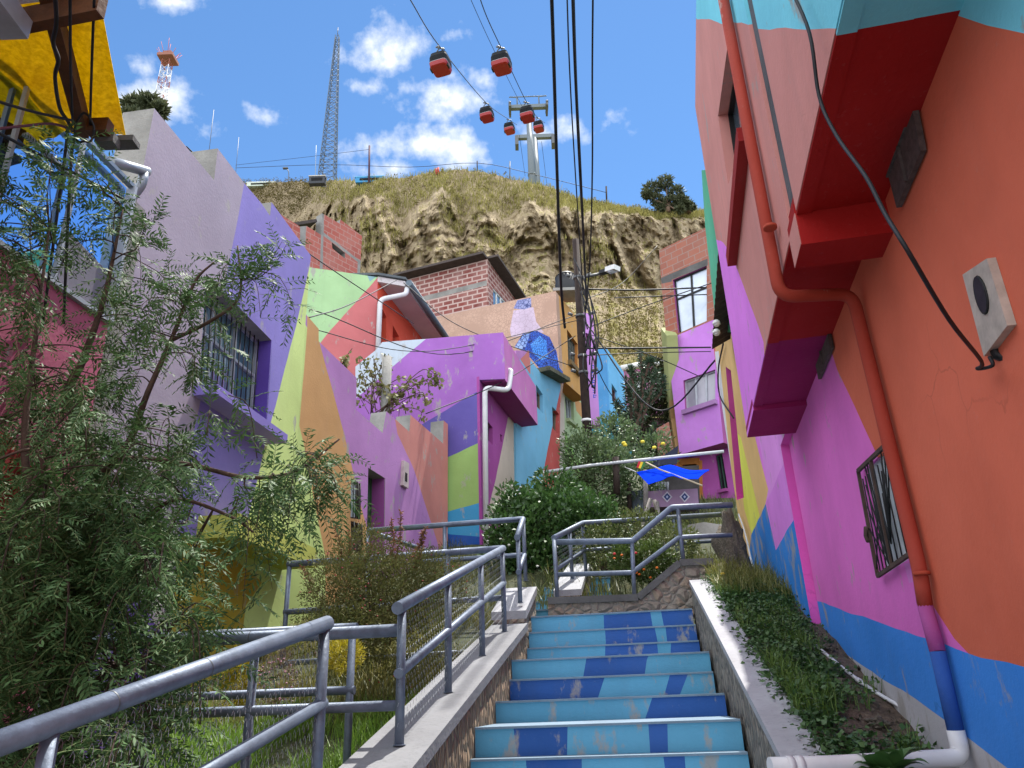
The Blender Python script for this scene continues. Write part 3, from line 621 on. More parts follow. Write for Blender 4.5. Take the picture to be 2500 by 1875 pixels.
# ---- right-hand house with jutting upper floor
W1, RO_, W2 = Pl(11.3, 1.12), Pl(11.3, .727), Pl(11.3, 1.05)
ZS = 2.05
C_OR, C_PINK, C_SALM, C_RED, C_MAG, C_SKY, C_DADO, C_PURP = '#b95c44', '#ac5698', '#bb7f77', '#9c0b08', '#8f1656', '#5ea3cf', '#2a67ab', '#ac63b4'
def right_house():
    root = thing('house', 'orange and pink house with a jutting salmon upper floor and red soffit', 'house', W1.X(S(W1, (2100, 1500)), -.2))
    sf = S(W1, (2008, 1540)); zB = RO_.P(1830, 1049).z; rr = ray(1820, 1069); sB = (rr*(zB/rr.z)).dot(RO_.d); rr = ray(1836, 990); sB2 = (rr*(ZS/rr.z)).dot(RO_.d);  sgL, sgR = S(RO_, (1866, 250)), S(RO_, (1888, 250)); sA = S(RO_, (1941, 647)); sA2 = S(RO_, (1958, 600))
    gq = z('B6', (975, 785), (1205, 575), (1405, 1412), (1128, 1598))
    wall('wall', W1, [('s', sf, -1.2), ('s', -3.5, -3.2), ('s', -3.5, ZS+.03), ('s', sf, ZS+.03)],
         [(paint(C_PINK, .03), [(1700, 600), (1985, 680), (2019, 821), (2044, 900), (2137, 1102), (2215, 1320), (2276, 1477), (2330, 1560), (2366, 1598), (2450, 1700), (1800, 1700)]),
          (paint(C_DADO, .3), z('B5', (700, 290), (960, 380), (1890, 702), (2010, 745), (2400, 862), (4500, 1500), (4500, 5000), (700, 5000))),
          (paint('#a3609a', .25), z('B5', (1600, 75), (1715, 70), (1745, 190), (1640, 225))),
          (paint('#8d8c8e', .55), z('B5', (900, 640), (1120, 760), (1420, 960), (1700, 1130), (2040, 1390), (2600, 1800), (2600, 5000), (700, 5000))),
          (paint(C_SKY, .1), [(2334, 38), (2500, 86), (3400, 340), (3400, -900), (2250, -300)])], paint(C_OR, 0, 1.35, .3), root, holes=[gq], t=.3)
    # return where the lower wall steps forward, then the long far wall
    far = S(W2, (1764, 1000)); base = [W2.st(*p) for p in ((2011, 1560), (1865, 1440), (1800, 1310))]
    zfar = W2.P(1739, 852).z
    dh = z('A6', (1806, 300), (1846, 330), (1948, 1310), (1893, 1330))
    wall('far_wall', W2, [('s', sf+.02, .2), ('s', sf+.02, ZS-.001), ('s', sB+.01, ZS-.001), ('s', sB+.03, zfar), ('s', far, zfar), ('s', far, .3)],
         [(paint('#bf9260', .12), [(1700, 600), (1844, 600), (1844, 1070), (1876, 1198), (1869, 1231), (1830, 1400), (1700, 1400)]),
          (paint('#b3c04a', .1), z('A6', (1878, 790), (1925, 850), (2068, 1450), (2010, 1600), (1950, 1400))),
          (paint('#b374b6', .12), z('B6', (140, 400), (700, 400), (700, 1080), (480, 1080), (295, 1395), (225, 1040), (240, 930))),
          (paint('#a966ab', .12), z('B6', (425, 560), (225, 1040), (295, 1395), (480, 1082), (700, 1082), (700, 400))),
          (paint('#2064a6', .55), z('B6', (105, 1285), (220, 1045), (297, 1400), (482, 1082), (700, 1082), (700, 2600), (0, 2600))),
          (paint('#c05a58'), z('A6', (1660, 150), (1725, 150), (1862, 1420), (1800, 1420))),
          (paint('#cfc6bd', .2), z('A6', (1722, 180), (1752, 180), (1885, 1420), (1855, 1420)))], paint('#b566ae', .1), root, holes=[dh], t=.14, side=paint('#a8468c'))
    g = quadf(W2, dh, -.1); MB().hexa([g(0,0), g(1,0), g(1,1), g(0,1)], [g(0,0)-W2.n*.03, g(1,0)-W2.n*.03, g(1,1)-W2.n*.03, g(0,1)-W2.n*.03]).build('door', plain('#a5662c', .6), root)
    # upper storey faces
    zt = 5.6; sal = paint(C_SALM, .1, 1.2, .9)
    wq = z('B7', (245, 745), (330, 120), (435, 780), (310, 1190))
    wall('upper_wall', RO_, [('s', sB, 1.82), ('s', sB, zt), ('s', sgL, zt), ('s', sgL, ZS), ('s', sB+.0, ZS)][1:4] + [('s', sgL, ZS), ('s', sB, ZS)],
         [(paint(C_PURP, .08), [(1700, 560), (1765, 592), (1786, 618), (1864, 833), (1880, 1150), (1700, 1150)]), (paint(C_SKY, .12), z('B7', (40, 100), (85, 112), (240, 142), (700, 172), (700, -1500), (40, -1500)))], sal, root, holes=[wq], t=.25)
    wall('upper_wall', RO_, [('s', sgR, zt+.3), ('s', -3.5, zt+.3), ('s', -3.5, ZS), ('s', sgR, ZS)], [(paint(C_SKY, .12), z('B7', (300, 178), (530, 186), (1060, 191), (2600, 150), (2600, -4000), (300, -4000)))], sal, root, t=.25)
    b = MB(); b.hexa([RO_.X(sgL-.002, ZS+.12, -.02), RO_.X(sgR+.002, ZS+.12, -.02), RO_.X(sgR+.002, zt, -.02), RO_.X(sgL-.002, zt, -.02)], [RO_.X(sgL-.002, ZS+.12, -.2), RO_.X(sgR+.002, ZS+.12, -.2), RO_.X(sgR+.002, zt, -.2), RO_.X(sgL-.002, zt, -.2)])
    b.build('joint_strip', concrete('#56585c', 7), root)
    # soffit, lips and downstand beams
    red, mag, bl = paint(C_RED, 0, 1.0, .1), paint(C_MAG, 0, 1.0, .1), paint(C_SKY)
    sm = (RO_.o + RO_.d*0, ) ; rr = ray(*z('A7', (1300, 1362))[0]); sm = (rr*(ZS/rr.z)).dot(RO_.d); rr = ray(*z('B7', (1450, 130))[0]); sbl = (rr*(ZS/rr.z)).dot(RO_.d)
    b = MB(); dw = 1.12-.727
    def sof(s0, s1, m, zz=ZS):
        b.hexa([RO_.X(s0, zz, -.24), RO_.X(s1, zz, -.24), RO_.X(s1, zz, -dw-.05), RO_.X(s0, zz, -dw-.05)], [RO_.X(s0, zz+.1, -.24), RO_.X(s1, zz+.1, -.24), RO_.X(s1, zz+.1, -dw-.05), RO_.X(s0, zz+.1, -dw-.05)], m)
        b.hexa([RO_.X(s0, zz-.012, -.004), RO_.X(s1, zz-.012, -.004), RO_.X(s1, zz-.012, -.07), RO_.X(s0, zz-.012, -.07)], [RO_.X(s0, zz+.09, -.004), RO_.X(s1, zz+.09, -.004), RO_.X(s1, zz+.09, -.07), RO_.X(s0, zz+.09, -.07)], m)
        b.hexa([RO_.X(s0, zz-.002, -.07), RO_.X(s1, zz-.002, -.07), RO_.X(s1, zz-.002, -.25), RO_.X(s0, zz-.002, -.25)], [RO_.X(s0, zz+.09, -.07), RO_.X(s1, zz+.09, -.07), RO_.X(s1, zz+.09, -.25), RO_.X(s0, zz+.09, -.25)], m)
    sof(sB, sm, 1); sof(sm, sA, 0); sof(sA, sbl, 0); sof(sbl, -3.5, 2); b.build('soffit', [red, mag, bl], root)
    zA = RO_.P(1957, 599).z
    for s0, s1, zz, m in ((sA, sA2, zA, red), (sB-.003, sB2, zB, mag)):
        MB().hexa([RO_.X(s0, zz, .003), RO_.X(s1, zz, .003), RO_.X(s1, zz, -dw), RO_.X(s0, zz, -dw)], [RO_.X(s0, ZS+.05, .003), RO_.X(s1, ZS+.05, .003), RO_.X(s1, ZS+.05, -dw), RO_.X(s0, ZS+.05, -dw)]).build('beam', m, root)
    b = MB(); b.hexa([RO_.X(sA, zA+.004, .004), RO_.X(sA2, zA+.004, .004), RO_.X(sA2, ZS, .004), RO_.X(sA, ZS, .004)], [RO_.X(sA, zA+.004, .0), RO_.X(sA2, zA+.004, .0), RO_.X(sA2, ZS, .0), RO_.X(sA, ZS, .0)]); b.build('beam_face', sal, root)
    b = MB(); b.hexa([RO_.X(sB-.004, zB+.004, .004), RO_.X(sB2, zB+.004, .004), RO_.X(sB2, ZS+.002, .004), RO_.X(sB-.004, ZS+.002, .004)], [RO_.X(sB-.004, zB+.004, .0), RO_.X(sB2, zB+.004, .0), RO_.X(sB2, ZS+.002, .0), RO_.X(sB-.004, ZS+.002, .0)]); b.build('beam_face', paint(C_PURP, .08), root)
    # upper window with thick red sill
    o = window(RO_, wq, root, nx=2, fw=.04, inset=.1, gmat=glassmat('#5a6670', .03), fmat=M_BLACK)
    sl = MB(); p0, p1 = S(RO_, z('B7', (437, 800))[0]), S(RO_, z('B7', (318, 1420))[0]); zz = RO_.P(*z('B7', (440, 800))[0]).z
    sl.hexa([RO_.X(p0, zz-.1, 0), RO_.X(p1, zz-.1, 0), RO_.X(p1, zz-.1, .07), RO_.X(p0, zz-.1, .07)], [RO_.X(p0, zz, 0), RO_.X(p1, zz, 0), RO_.X(p1, zz, .07), RO_.X(p0, zz, .07)]); sl.build('sill', paint('#8c1816', 0, 1.0), o)
    # grille window in the pink wall: rusty frame with sunburst bars over a pale board
    f = quadf(W1, gq, .03); nn = W1.n; b = MB()
    for p, q in (((0,0),(1,0)), ((0,1),(1,1)), ((0,0),(0,1)), ((1,0),(1,1)), ((.46,0),(.46,1))): b.bar(f(*p), f(*q), .02, .018, nn)
    o = b.build('grille_window', M_RUST, root); b = MB()
    for c, (x0, x1) in (((.42, 1), (0, .4)), ((.55, .82), (.5, 1))):
        for k in range(9):
            a = k/8; e = (x0 + (x1-x0)*min(1, a*1.6), 0 if a > .35 else .55-a*1.5)
            b.tube([f(c[0] if c[0] < .5 else x0+.05, c[1]), f(*e)], .0042, 5)
        for k in range(5): b.tube([f(x0+(x1-x0)*k/4, 1), f(x0+(x1-x0)*k/4, .1)], .0042, 5)
    for k in range(3): b.tube([f(.0+.42*(k/3), .95-.2*k), f(.42, .4+.2*k)], .004, 5)
    b.build('grille', M_BLACK, o)
    g = quadf(W1, gq, -.02); MB().hexa([g(.0,.0), g(1,.0), g(1,1), g(0,1)], [x-nn*.02 for x in (g(0,0), g(1,0), g(1,1), g(0,1))]).build('pane', plain('#c3cacd', .6, 0, .25, 1, .1, 5), o)
    g = quadf(W1, gq, .0); MB().tube([g(.03,.55)+nn*.05, g(-.02,.62)+nn*.05, g(.02,.68)+nn*.05], .012, 6).build('latch', M_RUST, o)
    # louvre plates
    for q in (((2186, 425), (2247, 258), (2268, 365), (2207, 505)), ((1995, 853), (2025, 777), (2040, 849), (2009, 925))):
        h = quadf(W1, q, 0); b = MB(); c = [h(0,0), h(1,0), h(1,1), h(0,1)]
        b.hexa([x+nn*.008 for x in c], [x+nn*.03 for x in c])
        b.bar(h(.48,.02)+nn*.036, h(.48,.98)+nn*.036, .012, .012, nn); b.bar(h(0,.03)+nn*.034, h(1,.03)+nn*.034, .015, .012, nn)
        b.build('vent_plate', plain('#564b49', .8, .2, .35, 1, .3, 30), root)
    return root
right_house()
def downpipe():
    root = thing('downpipe', 'fat downpipe painted red, pink and blue on the orange house', 'pipe', W1.P(2350, 1820))
    r = .033; fo, fw = r+.012, r+.012
    a = [RO_.X(S(RO_, (1819, 0)), 5.6, fo), RO_.P(1902, 540, fo), RO_.P(1918, 668, fo)]
    s1 = a[-1]; zz = ZS - .17
    e1 = RO_.X(S(RO_, (1921, 695)), zz, fo); sw = S(W1, (2108, 735)); e2 = W1.X(e1.dot(W1.d), zz, fw) ; e2 = W1.X(sw, W1.P(2100, 722).z, fw)
    up = round_path([RO_.X(e1.dot(RO_.d), 5.6, fo), e1, e2, W1.P(2189, 1058, fw), W1.P(2270, 1382, fw), W1.P(2285, 1477, fw)], .09, 6)
    MB().tube(up, r, 14).build('red_pipe', paint('#9c3a2a', .1, 1.0, .7), root)
    pk, bl, en = W1.P(2284, 1474, fw), W1.P(2317, 1590, fw), W1.P(2362, 1785, fw)
    MB().tube([pk, bl], r*1.004, 14).build('pink_pipe', paint('#a04a8c', .12, 1.0, .7), root)
    MB().tube([bl-(bl-pk)*.01, en], r*1.008, 14).build('blue_pipe', paint('#1f4f9c', .15, 1.0, .7), root)
    d = (en-bl).normalized(); tz = en.dot(AD); q = en + d*.10
    pts = round_path([en-d*.005, q, PT(2244, 1856, q.dot(AD)-.06), PT(2035, 1868, q.dot(AD)-.16), PT(1880, 1872, q.dot(AD)-.22)], .07, 6)
    b = MB().tube(pts, r*1.1, 14); i = len(pts)-2
    for k in (.3, .5): p = pts[i]*(1-k)+pts[i+1]*k; b.tube([p, p+(pts[i+1]-pts[i]).normalized()*.03], r*1.18, 14)
    b.build('white_elbow', M_PVC, root)
    b = MB()
    for p, dd in ((RO_.P(1902, 552, fo), UP), (W1.P(2277, 1398, fw), (pk-W1.P(2189, 1058, fw)).normalized())): b.tube([p-dd*.008, p+dd*.008], r*1.08, 14)
    b.build('clamp', paint('#a8442f', 0, 1.0), root)
downpipe()
def meterbox():
    root = thing('meter_box', 'pale metal electricity meter box with an oval window on the orange wall', 'meter box', W1.P(2425, 740))
    f = quadf(W1, ((2371, 668), (2432, 628), (2483, 792), (2424, 868)), 0); n = W1.n; c = [f(0,0), f(1,0), f(1,1), f(0,1)]
    MB().hexa([x+n*.001 for x in c], [x+n*.028 for x in c]).build('case', plain('#b9b0a4', .5, .2, .22, 1, .2, 14), root)
    g = lambda a, b: f(a, b)+n*.03; b = MB()
    ring = [g(.5+.19*cos(k*pi/9), .38+.24*sin(k*pi/9)) for k in range(19)]; b.tube(ring, .005, 6, 0, False); b.build('rim', M_BLACK, root)
    b = MB(); b.hexa([x+n*.001 for x in ring[:18]], [x+n*.004 for x in ring[:18]]); b.build('oval_window', plain('#2b2a33', .5, 0, .3, 1, 0, 20, .15), root)
    MB().tube([g(.2, .92)-n*.02, g(.15, 1.05)-n*.03, g(.3, 1.15)-n*.05], .018, 8).build('cable_gland', M_BLACK, root)
meterbox()
PG = .84; DS = .05
# far neighbours on the right
def mint_house():
    pl = Pl(11.3, .98); o = thing('house', 'tall mint green wall rising behind the salmon upper floor', 'house', pl.P(1750, 700))
    wall('wall', pl, z('A7', (672, 50), (770, 36), (900, 600), (930, 1000), (930, 1300), (790, 1300), (700, 480)), [], paint('#58c096', .03), o, t=.3, side=paint('#c9c9cf'))
mint_house()
def tin_roof():
    o = thing('tin_roof', 'dark rusty corrugated roof sheet under the mint green wall', 'roof', W2.P(1760, 800))
    za = 4.15; r0 = ray(1755, 583); A = Pl(11.3, r0.dot(RO_.nn)*za/r0.z); B = Pl(11.3, A.c+.25)
    s0, s1 = S(A, (1755, 583)), S(A, (1737, 849)); n = 120; V = []; F = []
    for i in range(n+1):
        s = s0 + (s1-s0)*i/n; w_ = sin(i*.9)*.014
        V += [A.X(s, za+w_), B.X(s, za+.12+w_), A.X(s, za-.008+w_), B.X(s, za+.112+w_)]
    for i in range(n): a = i*4; F += [(a, a+4, a+5, a+1), (a+2, a+3, a+7, a+6), (a, a+2, a+6, a+4)]
    mesh('sheet', V, F, plain('#4b3e3c', .8, .3, .4, 1, .3, 10), parent=o)
    b = MB()
    for k in (0, 1): p = A.P(*z('A7', (790, 1250+k*70))[0]); b.tube([p, p+UP*.07], .03, 8); b.tube([p+UP*.02, p+UP*.05], .045, 8)
    b.build('insulator', M_WHITE, o)
tin_roof()
def lav_house():
    P1 = Pl(-46, px=(1700, 950), fwd=19); o = thing('house', 'lavender house with a red brick top and a big white-curtained window', 'house', P1.P(1690, 1250))
    q1, q2 = z('A7', (450, 895), (712, 785), (712, 1212), (492, 1308)), z('A6', (1480, 408), (1726, 322), (1726, 562), (1495, 640))
    lav = paint('#b674c6', .22, 1.15)
    wall('wall', P1, z('A7', (345, 667), (760, 465), (800, 900)) + z('A6', (1720, 200), (1790, 886), (1452, 980), (1350, 92)) + z('A7', (360, 900)), 
         [(brick(-46, '#9b5a46', '#8b4d3d', '#8f7a70', 1, .36, .2, .012), z('A7', (250, 640), (800, 400), (800, 1190), (480, 1325), (405, 1362), (300, 1400))),
          (M_CONC_D, z('A7', (355, 880), (720, 730), (720, 782), (445, 893), (440, 910), (365, 925)))], lav, o, holes=[q1, q2], t=.55, side=paint('#a3508f'))
    window(P1, q1, o, nx=2, fw=.07, inset=.1, fmat=M_BLACK, gmat=glassmat('#c3d0df', .1), frac=[.36]); window(P1, q2, o, nx=3, fw=.06, inset=.1, fmat=M_ALU, gmat=glassmat('#8e8b96', .15), sill=.12, sillmat=paint('#a77ab0'))
    Pb = P1.shift(-.5); dq_, gq = z('A6', (1450, 1038), (1605, 1026), (1612, 1420), (1462, 1430)), z('A6', (1722, 988), (1778, 962), (1824, 1242), (1760, 1256))
    wall('lower_wall', Pb, z('A6', (1380, 900), (1850, 800), (1900, 1560), (1400, 1600)), [(paint('#b04f9a', .15), z('A6', (1640, 1350), (1900, 1320), (1900, 1700), (1600, 1700)))], paint('#ab4d9f', .1), o, holes=[dq_, gq], t=.3)
    f = quadf(Pb, dq_, -.28); MB().hexa([f(0,0), f(1,0), f(1,1), f(0,1)], [x-Pb.n*.03 for x in (f(0,0), f(1,0), f(1,1), f(0,1))]).build('door', plain('#3a2618', .8), o)
    f = quadf(Pb, dq_, -.02); b = MB()
    for p, q in (((0,0),(1,0)), ((0,0),(0,1)), ((1,0),(1,1))): b.bar(f(*p), f(*q), .16, .1, Pb.n)
    b.build('door_frame', plain('#a86a2c', .7), o)
    window(Pb, gq, o, nx=2, fw=.05, fmat=plain('#47705f', .6), bars=5, sill=.08, sillmat=paint('#a04a90'))
    P2 = Pl(2, px=z('A6', (1352, 300))[0], fwd=P1.P(*z('A6', (1352, 300))[0]).y); 
    wall('side_wall', P2, z('A6', (1306, 0), (1350, 60), (1384, 700), (1430, 980), (1385, 920), (1335, 380)), [(paint('#c29a62'), z('A6', (1370, 560), (1500, 560), (1500, 1100), (1370, 1100)))], paint('#a9b070'), o, t=.3)
lav_house()
# ---- left-hand row
LV = Pl(7.6, -4.0)
def lavender_row():
    o = thing('house', 'long lavender, purple and lime wall with a stepped parapet and barred window', 'house', LV.P(600, 1500))
    out = z('A1', (1190, 835), (1652, 1392), (1680, 1145), (1890, 1420)) + z('A2', (438, 622), (503, 718), (515, 612), (818, 1025)) + [(745, 800), (708, 1330), (690, 1700), (120, 2300), (240, 1000)]
    wq = [(503, 668), (663, 831), (647, 1060), (486, 950)]
    o_ = wall('wall', LV, out, [(paint('#8b7ecb', .04), [(600, 430), (550, 696), (484, 1007), (443, 1203), (430, 1400), (520, 1400), (598, 1301), (650, 1075), (716, 822), (760, 630), (770, 560)]),
         (paint('#cfe488', .03), [(762, 628), (716, 822), (650, 1075), (598, 1301), (520, 1330), (520, 1450), (600, 1900), (900, 1900), (900, 600)]),
         (paint('#c2a92a', .1), [(440, 1300), (530, 1330), (640, 1420), (600, 1480), (560, 1900), (380, 1900)]),
         (paint('#2a5aa8', .1), z('B3', (490, 640), (620, 760), (620, 1200), (250, 1200), (330, 950))),
         (paint('#5b3d96', .1), [(100, 1400), (330, 1440), (400, 1560), (330, 2300), (60, 2300)])], paint('#a99cae', .05), o, holes=[wq], t=.32, side=M_CONC)
    window(LV, wq, o, nx=3, fw=.05, inset=.2, fmat=M_ALU, gmat=glassmat('#4e6d7a', .08), frac=[.38], bars=14, sill=.1, sillmat=paint('#8f7fd0'), sd=.26)
    f = quadf(LV, wq, 0); b = MB()       # painted reveals
    for p, q in (((1.0, 0), (1.0, 1)),): b.bar(f(*p)-LV.n*.1+LV.d*.01, f(*q)-LV.n*.1+LV.d*.01, .03, .2, LV.n)
    b.build('jamb', paint('#5a3fa0'), o)
    c = [LV.P(*p) for p in ((440, 1330), (694, 1340), (697, 1392), (436, 1420))]
    s0, s1 = S(LV, (470, 1380)), S(LV, (690, 1370)); za = LV.P(690, 1345).z
    b = MB(); b.hexa([LV.X(s0, za-.22, .0), LV.X(s1, za-.22, 0), LV.X(s1, za-.22, .42), LV.X(s0, za-.22, .42)], [LV.X(s0, za, 0), LV.X(s1, za, 0), LV.X(s1, za, .42), LV.X(s0, za, .42)])
    b.build('canopy', paint('#c5cc5a', .05), o)
lavender_row()
GW = Pl(15, px=(745, 800), fwd=LV.P(745, 800).y + .03)
def garden_wall():
    o = thing('wall', 'lilac and salmon garden wall with a stepped top and a green door', 'wall', GW.P(950, 1350))
    top = [(715, 730), (778, 803)] + z('A5', (563, 105), (855, 388), (852, 632), (1056, 812), (1085, 645), (1262, 803), (1272, 673), (1522, 893), (1527, 716), (1560, 745))
    dh = z('A5', (945, 1080), (1075, 1162), (1068, 1900), (928, 1900)); wq = z('A5', (812, 1160), (884, 1205), (880, 1480), (808, 1470)); nq = z('A5', (810, 1490), (902, 1520), (900, 1760), (812, 1740))
    wall('wall_body', GW, top + z('A5', (1557, 1900), (1500, 2300), (200, 2600)) + [(640, 1330)], 
         [(paint('#cfe488', .03), [(700, 700), (750, 800), (739, 936), (731, 1040), (742, 1085), (768, 1232), (793, 1352), (800, 1700), (600, 1700)]),
          (paint('#d8a366', .08), [(750, 760), (780, 800), (780, 835), (839, 1053), (878, 1221), (897, 1293), (930, 1500), (930, 1700), (800, 1700), (793, 1352), (768, 1232), (742, 1085), (731, 1040), (739, 936), (750, 800)]),
          (paint('#d3857a', .2), z('A5', (1150, 700), (1170, 820), (1300, 1100), (1480, 1659), (1560, 2100), (1700, 2100), (1700, 600), (1150, 500)))], paint('#bd82c2', .2), o, holes=[dh, wq, nq], t=.28, side=M_CONC)
    f = quadf(GW, dh, -.22); c = [f(0,0), f(1,0), f(1,1), f(0,1)]; b = MB().hexa(c, [x-GW.n*.04 for x in c])
    for k in range(5): b.bar(f(.1+.2*k, .0)+GW.n*.005, f(.1+.2*k, 1)+GW.n*.005, .02, .02, GW.n)
    b.build('door', plain('#39543c', .5, .2, .15), o)
    f = quadf(GW, dh, 0); MB().bar(f(.985,0)-GW.n*.13, f(.985,1)-GW.n*.13, .02, .24, GW.n).build('jamb', paint('#9a4a96'), o)
    window(GW, wq, o, nx=1, fw=.05, inset=.04, fmat=M_RUST, gmat=glassmat('#b9c2c6', .3), bars=4); window(GW, nq, o, nx=1, fw=.06, inset=.04, fmat=M_RUST, gmat=plain('#4a4038', .9, 0, .5), bars=3)
    mq = z('A5', (1200, 1025), (1240, 1050), (1235, 1243), (1192, 1215)); f = quadf(GW, mq, 0); c = [f(0,0), f(1,0), f(1,1), f(0,1)]
    m = MB().hexa([x+GW.n*.001 for x in c], [x+GW.n*.05 for x in c]).build('meter_box', plain('#b9a8a6', .6), o); MB().hexa([f(.3,.45)+GW.n*.051, f(.7,.45)+GW.n*.051, f(.7,.8)+GW.n*.051, f(.3,.8)+GW.n*.051], [f(.3,.45)+GW.n*.054, f(.7,.45)+GW.n*.054, f(.7,.8)+GW.n*.054, f(.3,.8)+GW.n*.054]).build('dial_window', M_DARK, m)
garden_wall()
H3F = Pl(96, px=(1093, 1100), fwd=GW.P(1093, 1100).y + .12)
cor = z('A5', (1986, 40))[0]; H3S = Pl(14, px=z('A5', (1990, 200))[0], fwd=H3F.P(*z('A5', (1990, 200))[0]).y); H3L = Pl(14, px=z('A5', (1808, 700))[0], fwd=H3F.P(*z('A5', (1808, 700))[0]).y)
def purple_house():
    o = thing('house', 'bright purple house with an overhanging corner and a green and blue front', 'house', H3F.P(1130, 1400))
    W = paint('#c3cfdd', .12); V_ = paint('#6557ab', .08)
    wall('wall', H3F, z('A5', (1052, 112), (1395, 86), (1986, 36), (2000, 395), (1804, 402), (1822, 2000), (1500, 2050), (1300, 1200), (846, 900), (846, 300), (1012, 165)),
         [(W, z('A5', (800, 50), (1395, 80), (1110, 320), (850, 548), (700, 700), (700, 200))), (V_, z('A5', (1900, 428), (1800, 483), (1350, 752), (1300, 1100), (1562, 1000), (1810, 885), (1900, 850))),
          (paint('#98bb66', .1), z('A5', (1560, 1000), (1810, 885), (1900, 850), (1900, 1335), (1812, 1350), (1560, 1420), (1200, 1500))), (paint('#3a9fd2', .12), z('A5', (1200, 1510), (1560, 1420), (1812, 1350), (1900, 1330), (1900, 1620), (1560, 1592), (1200, 1570))),
          (paint('#1454ad', .1), z('A5', (1200, 1570), (1560, 1592), (1900, 1620), (1900, 2200), (1200, 2200)))], paint('#a868c2', .2), o, t=.3)
    c0 = S(H3S, cor)
    st = [H3S.st(*p) for p in z('A6', (340, 414), (302, 706))]; zt, zb = H3S.P(*cor).z, H3F.P(*z('A5', (1990, 397))[0]).z
    wall('overhang', H3S, [('s', c0+.01, zt-.01), ('s', st[0][0], zt-.06), ('s', st[0][0], zb), ('s', c0+.01, zb)], [], paint('#bf6cb4', .25), o, t=.5, side=paint('#9c3b84'))
    l0 = S(H3L, z('A5', (1808, 800))[0]); wq, w2 = z('A5', (1860, 712), (1905, 772), (1905, 905), (1862, 860)), z('A5', (1963, 815), (1978, 835), (1978, 888), (1963, 870))
    l1 = S(H3L, z('A6', (205, 900))[0])
    wall('lower_wall', H3L, [('s', l0+.01, 2.2), ('s', l0+.01, zb+.1), ('s', l1, zb+.1), ('s', l1, 2.2)], [(paint('#d2c3b3', .08), z('A6', (128, 690), (300, 690), (300, 1500), (-50, 1500), (35, 1160)))], paint('#a8489c', .08), o, holes=[wq, w2], t=.25)
    window(H3L, wq, o, nx=2, fw=.04, fmat=M_BLACK, gmat=M_DARK); window(H3L, w2, o, nx=1, fw=.03, fmat=M_BLACK, gmat=M_DARK)
    CW = Pl(20, px=z('A6', (205, 900))[0], fwd=H3L.P(*z('A6', (205, 900))[0]).y); wq = z('A6', (213, 1062), (246, 1105), (246, 1230), (213, 1230))
    wall('porch_wall', CW, z('A6', (205, 792), (366, 985), (345, 1350), (205, 1350)), [(paint('#7fbfdc', .05), z('A6', (372, 985), (255, 1180), (240, 1400), (400, 1400)))], paint('#d8cbc2', .12), o, holes=[wq], t=.3)
    window(CW, wq, o, nx=1, fw=.05, fmat=M_FRAME, gmat=glassmat('#2c4a60', .1))
purple_house()
def pipe2():
    o = thing('downpipe', 'white drainpipe crooked round the corner of the purple house', 'pipe', H3F.P(1187, 1400))
    p = [H3S.P(*z('A5', (2030, 330))[0], .05), H3S.P(*z('A5', (2040, 400))[0], .05)]
    k = H3F.P(*z('A5', (2020, 462))[0], .06); k2 = H3F.P(*z('A5', (1848, 470))[0], .06); k3 = H3F.P(*z('A5', (1858, 1800))[0], .06)
    k = k + (p[0]-k).dot(H3F.n)*H3F.n*.5
    MB().tube(round_path([p[0]+H3S.n*-.12, p[0], k, k2, k3], .13, 5), .055, 10).build('pipe', M_PVC, o)
pipe2()
H3B = Pl(24, px=(1330, 1100), fwd=19.2)
def blue_house():
    o = thing('house', 'light blue house with a red wedge and two small windows', 'house', H3B.P(1330, 1160))
    w1, w2 = z('A6', (344, 437), (396, 517), (398, 666), (350, 608)), z('A6', (468, 606), (522, 668), (515, 822), (472, 775))
    wall('wall', H3B, z('A6', (190, 175), (290, 178), (294, 240), (376, 345), (532, 432), (524, 1200), (380, 1300), (190, 1300)),
         [(paint('#c9766f'), z('A6', (222, 245), (300, 160), (300, 360))), (paint('#bd80c0'), z('A6', (100, 100), (290, 170), (222, 245), (150, 300))), (paint('#c4534e', .2), z('A6', (530, 480), (540, 1300), (385, 1300), (388, 1180), (440, 905)))], paint('#76bde2', .08), o, holes=[w1, w2], t=.35)
    for w_ in (w1, w2): window(H3B, w_, o, nx=2, fw=.06, fmat=plain('#6a5f50', .7), gmat=glassmat('#3a4046', .08))
    p, q = H3B.P(*z('A6', (372, 338))[0]), H3B.P(*z('A6', (534, 428))[0]); MB().bar(p+UP*.05, q+UP*.05, .12, .6, -H3B.n).build('roof_edge', plain('#565645', .9, 0, .4, 1, .4), o)
blue_house()
# mural wall
def crackle(c1, c2, line, sc, th):
    m, Nn, Ln, bs = nodes('mural_paint'); p = tmap(Nn, Ln, (1, 1, 1)); v = Nn.new('ShaderNodeTexVoronoi'); v.feature = 'DISTANCE_TO_EDGE'; v.inputs['Scale'].default_value = sc; Ln.new(p, v.inputs['Vector'])
    n1 = tnoise(Nn, Ln, p, 1.5, 5, .6); col = tmix(Nn, Ln, tramp(Nn, Ln, n1, [(.4, 0), (.58, 1)]), srgb(c1), srgb(c2)); n2 = tnoise(Nn, Ln, p, .8, 3)
    e = tramp(Nn, Ln, v.outputs['Distance'], [(th*.6, 1), (th, 0)]); Ln.new(tmix(Nn, Ln, e, col, srgb(line)), bs.inputs['Base Color']); bs.inputs['Roughness'].default_value = .85; return m
H4F = Pl(111, px=(1356, 720), fwd=20.5); c4 = z('A3', (1442, 665))[0]; H4S = Pl(25, px=z('A3', (1445, 900))[0], fwd=H4F.P(*z('A3', (1445, 900))[0]).y)
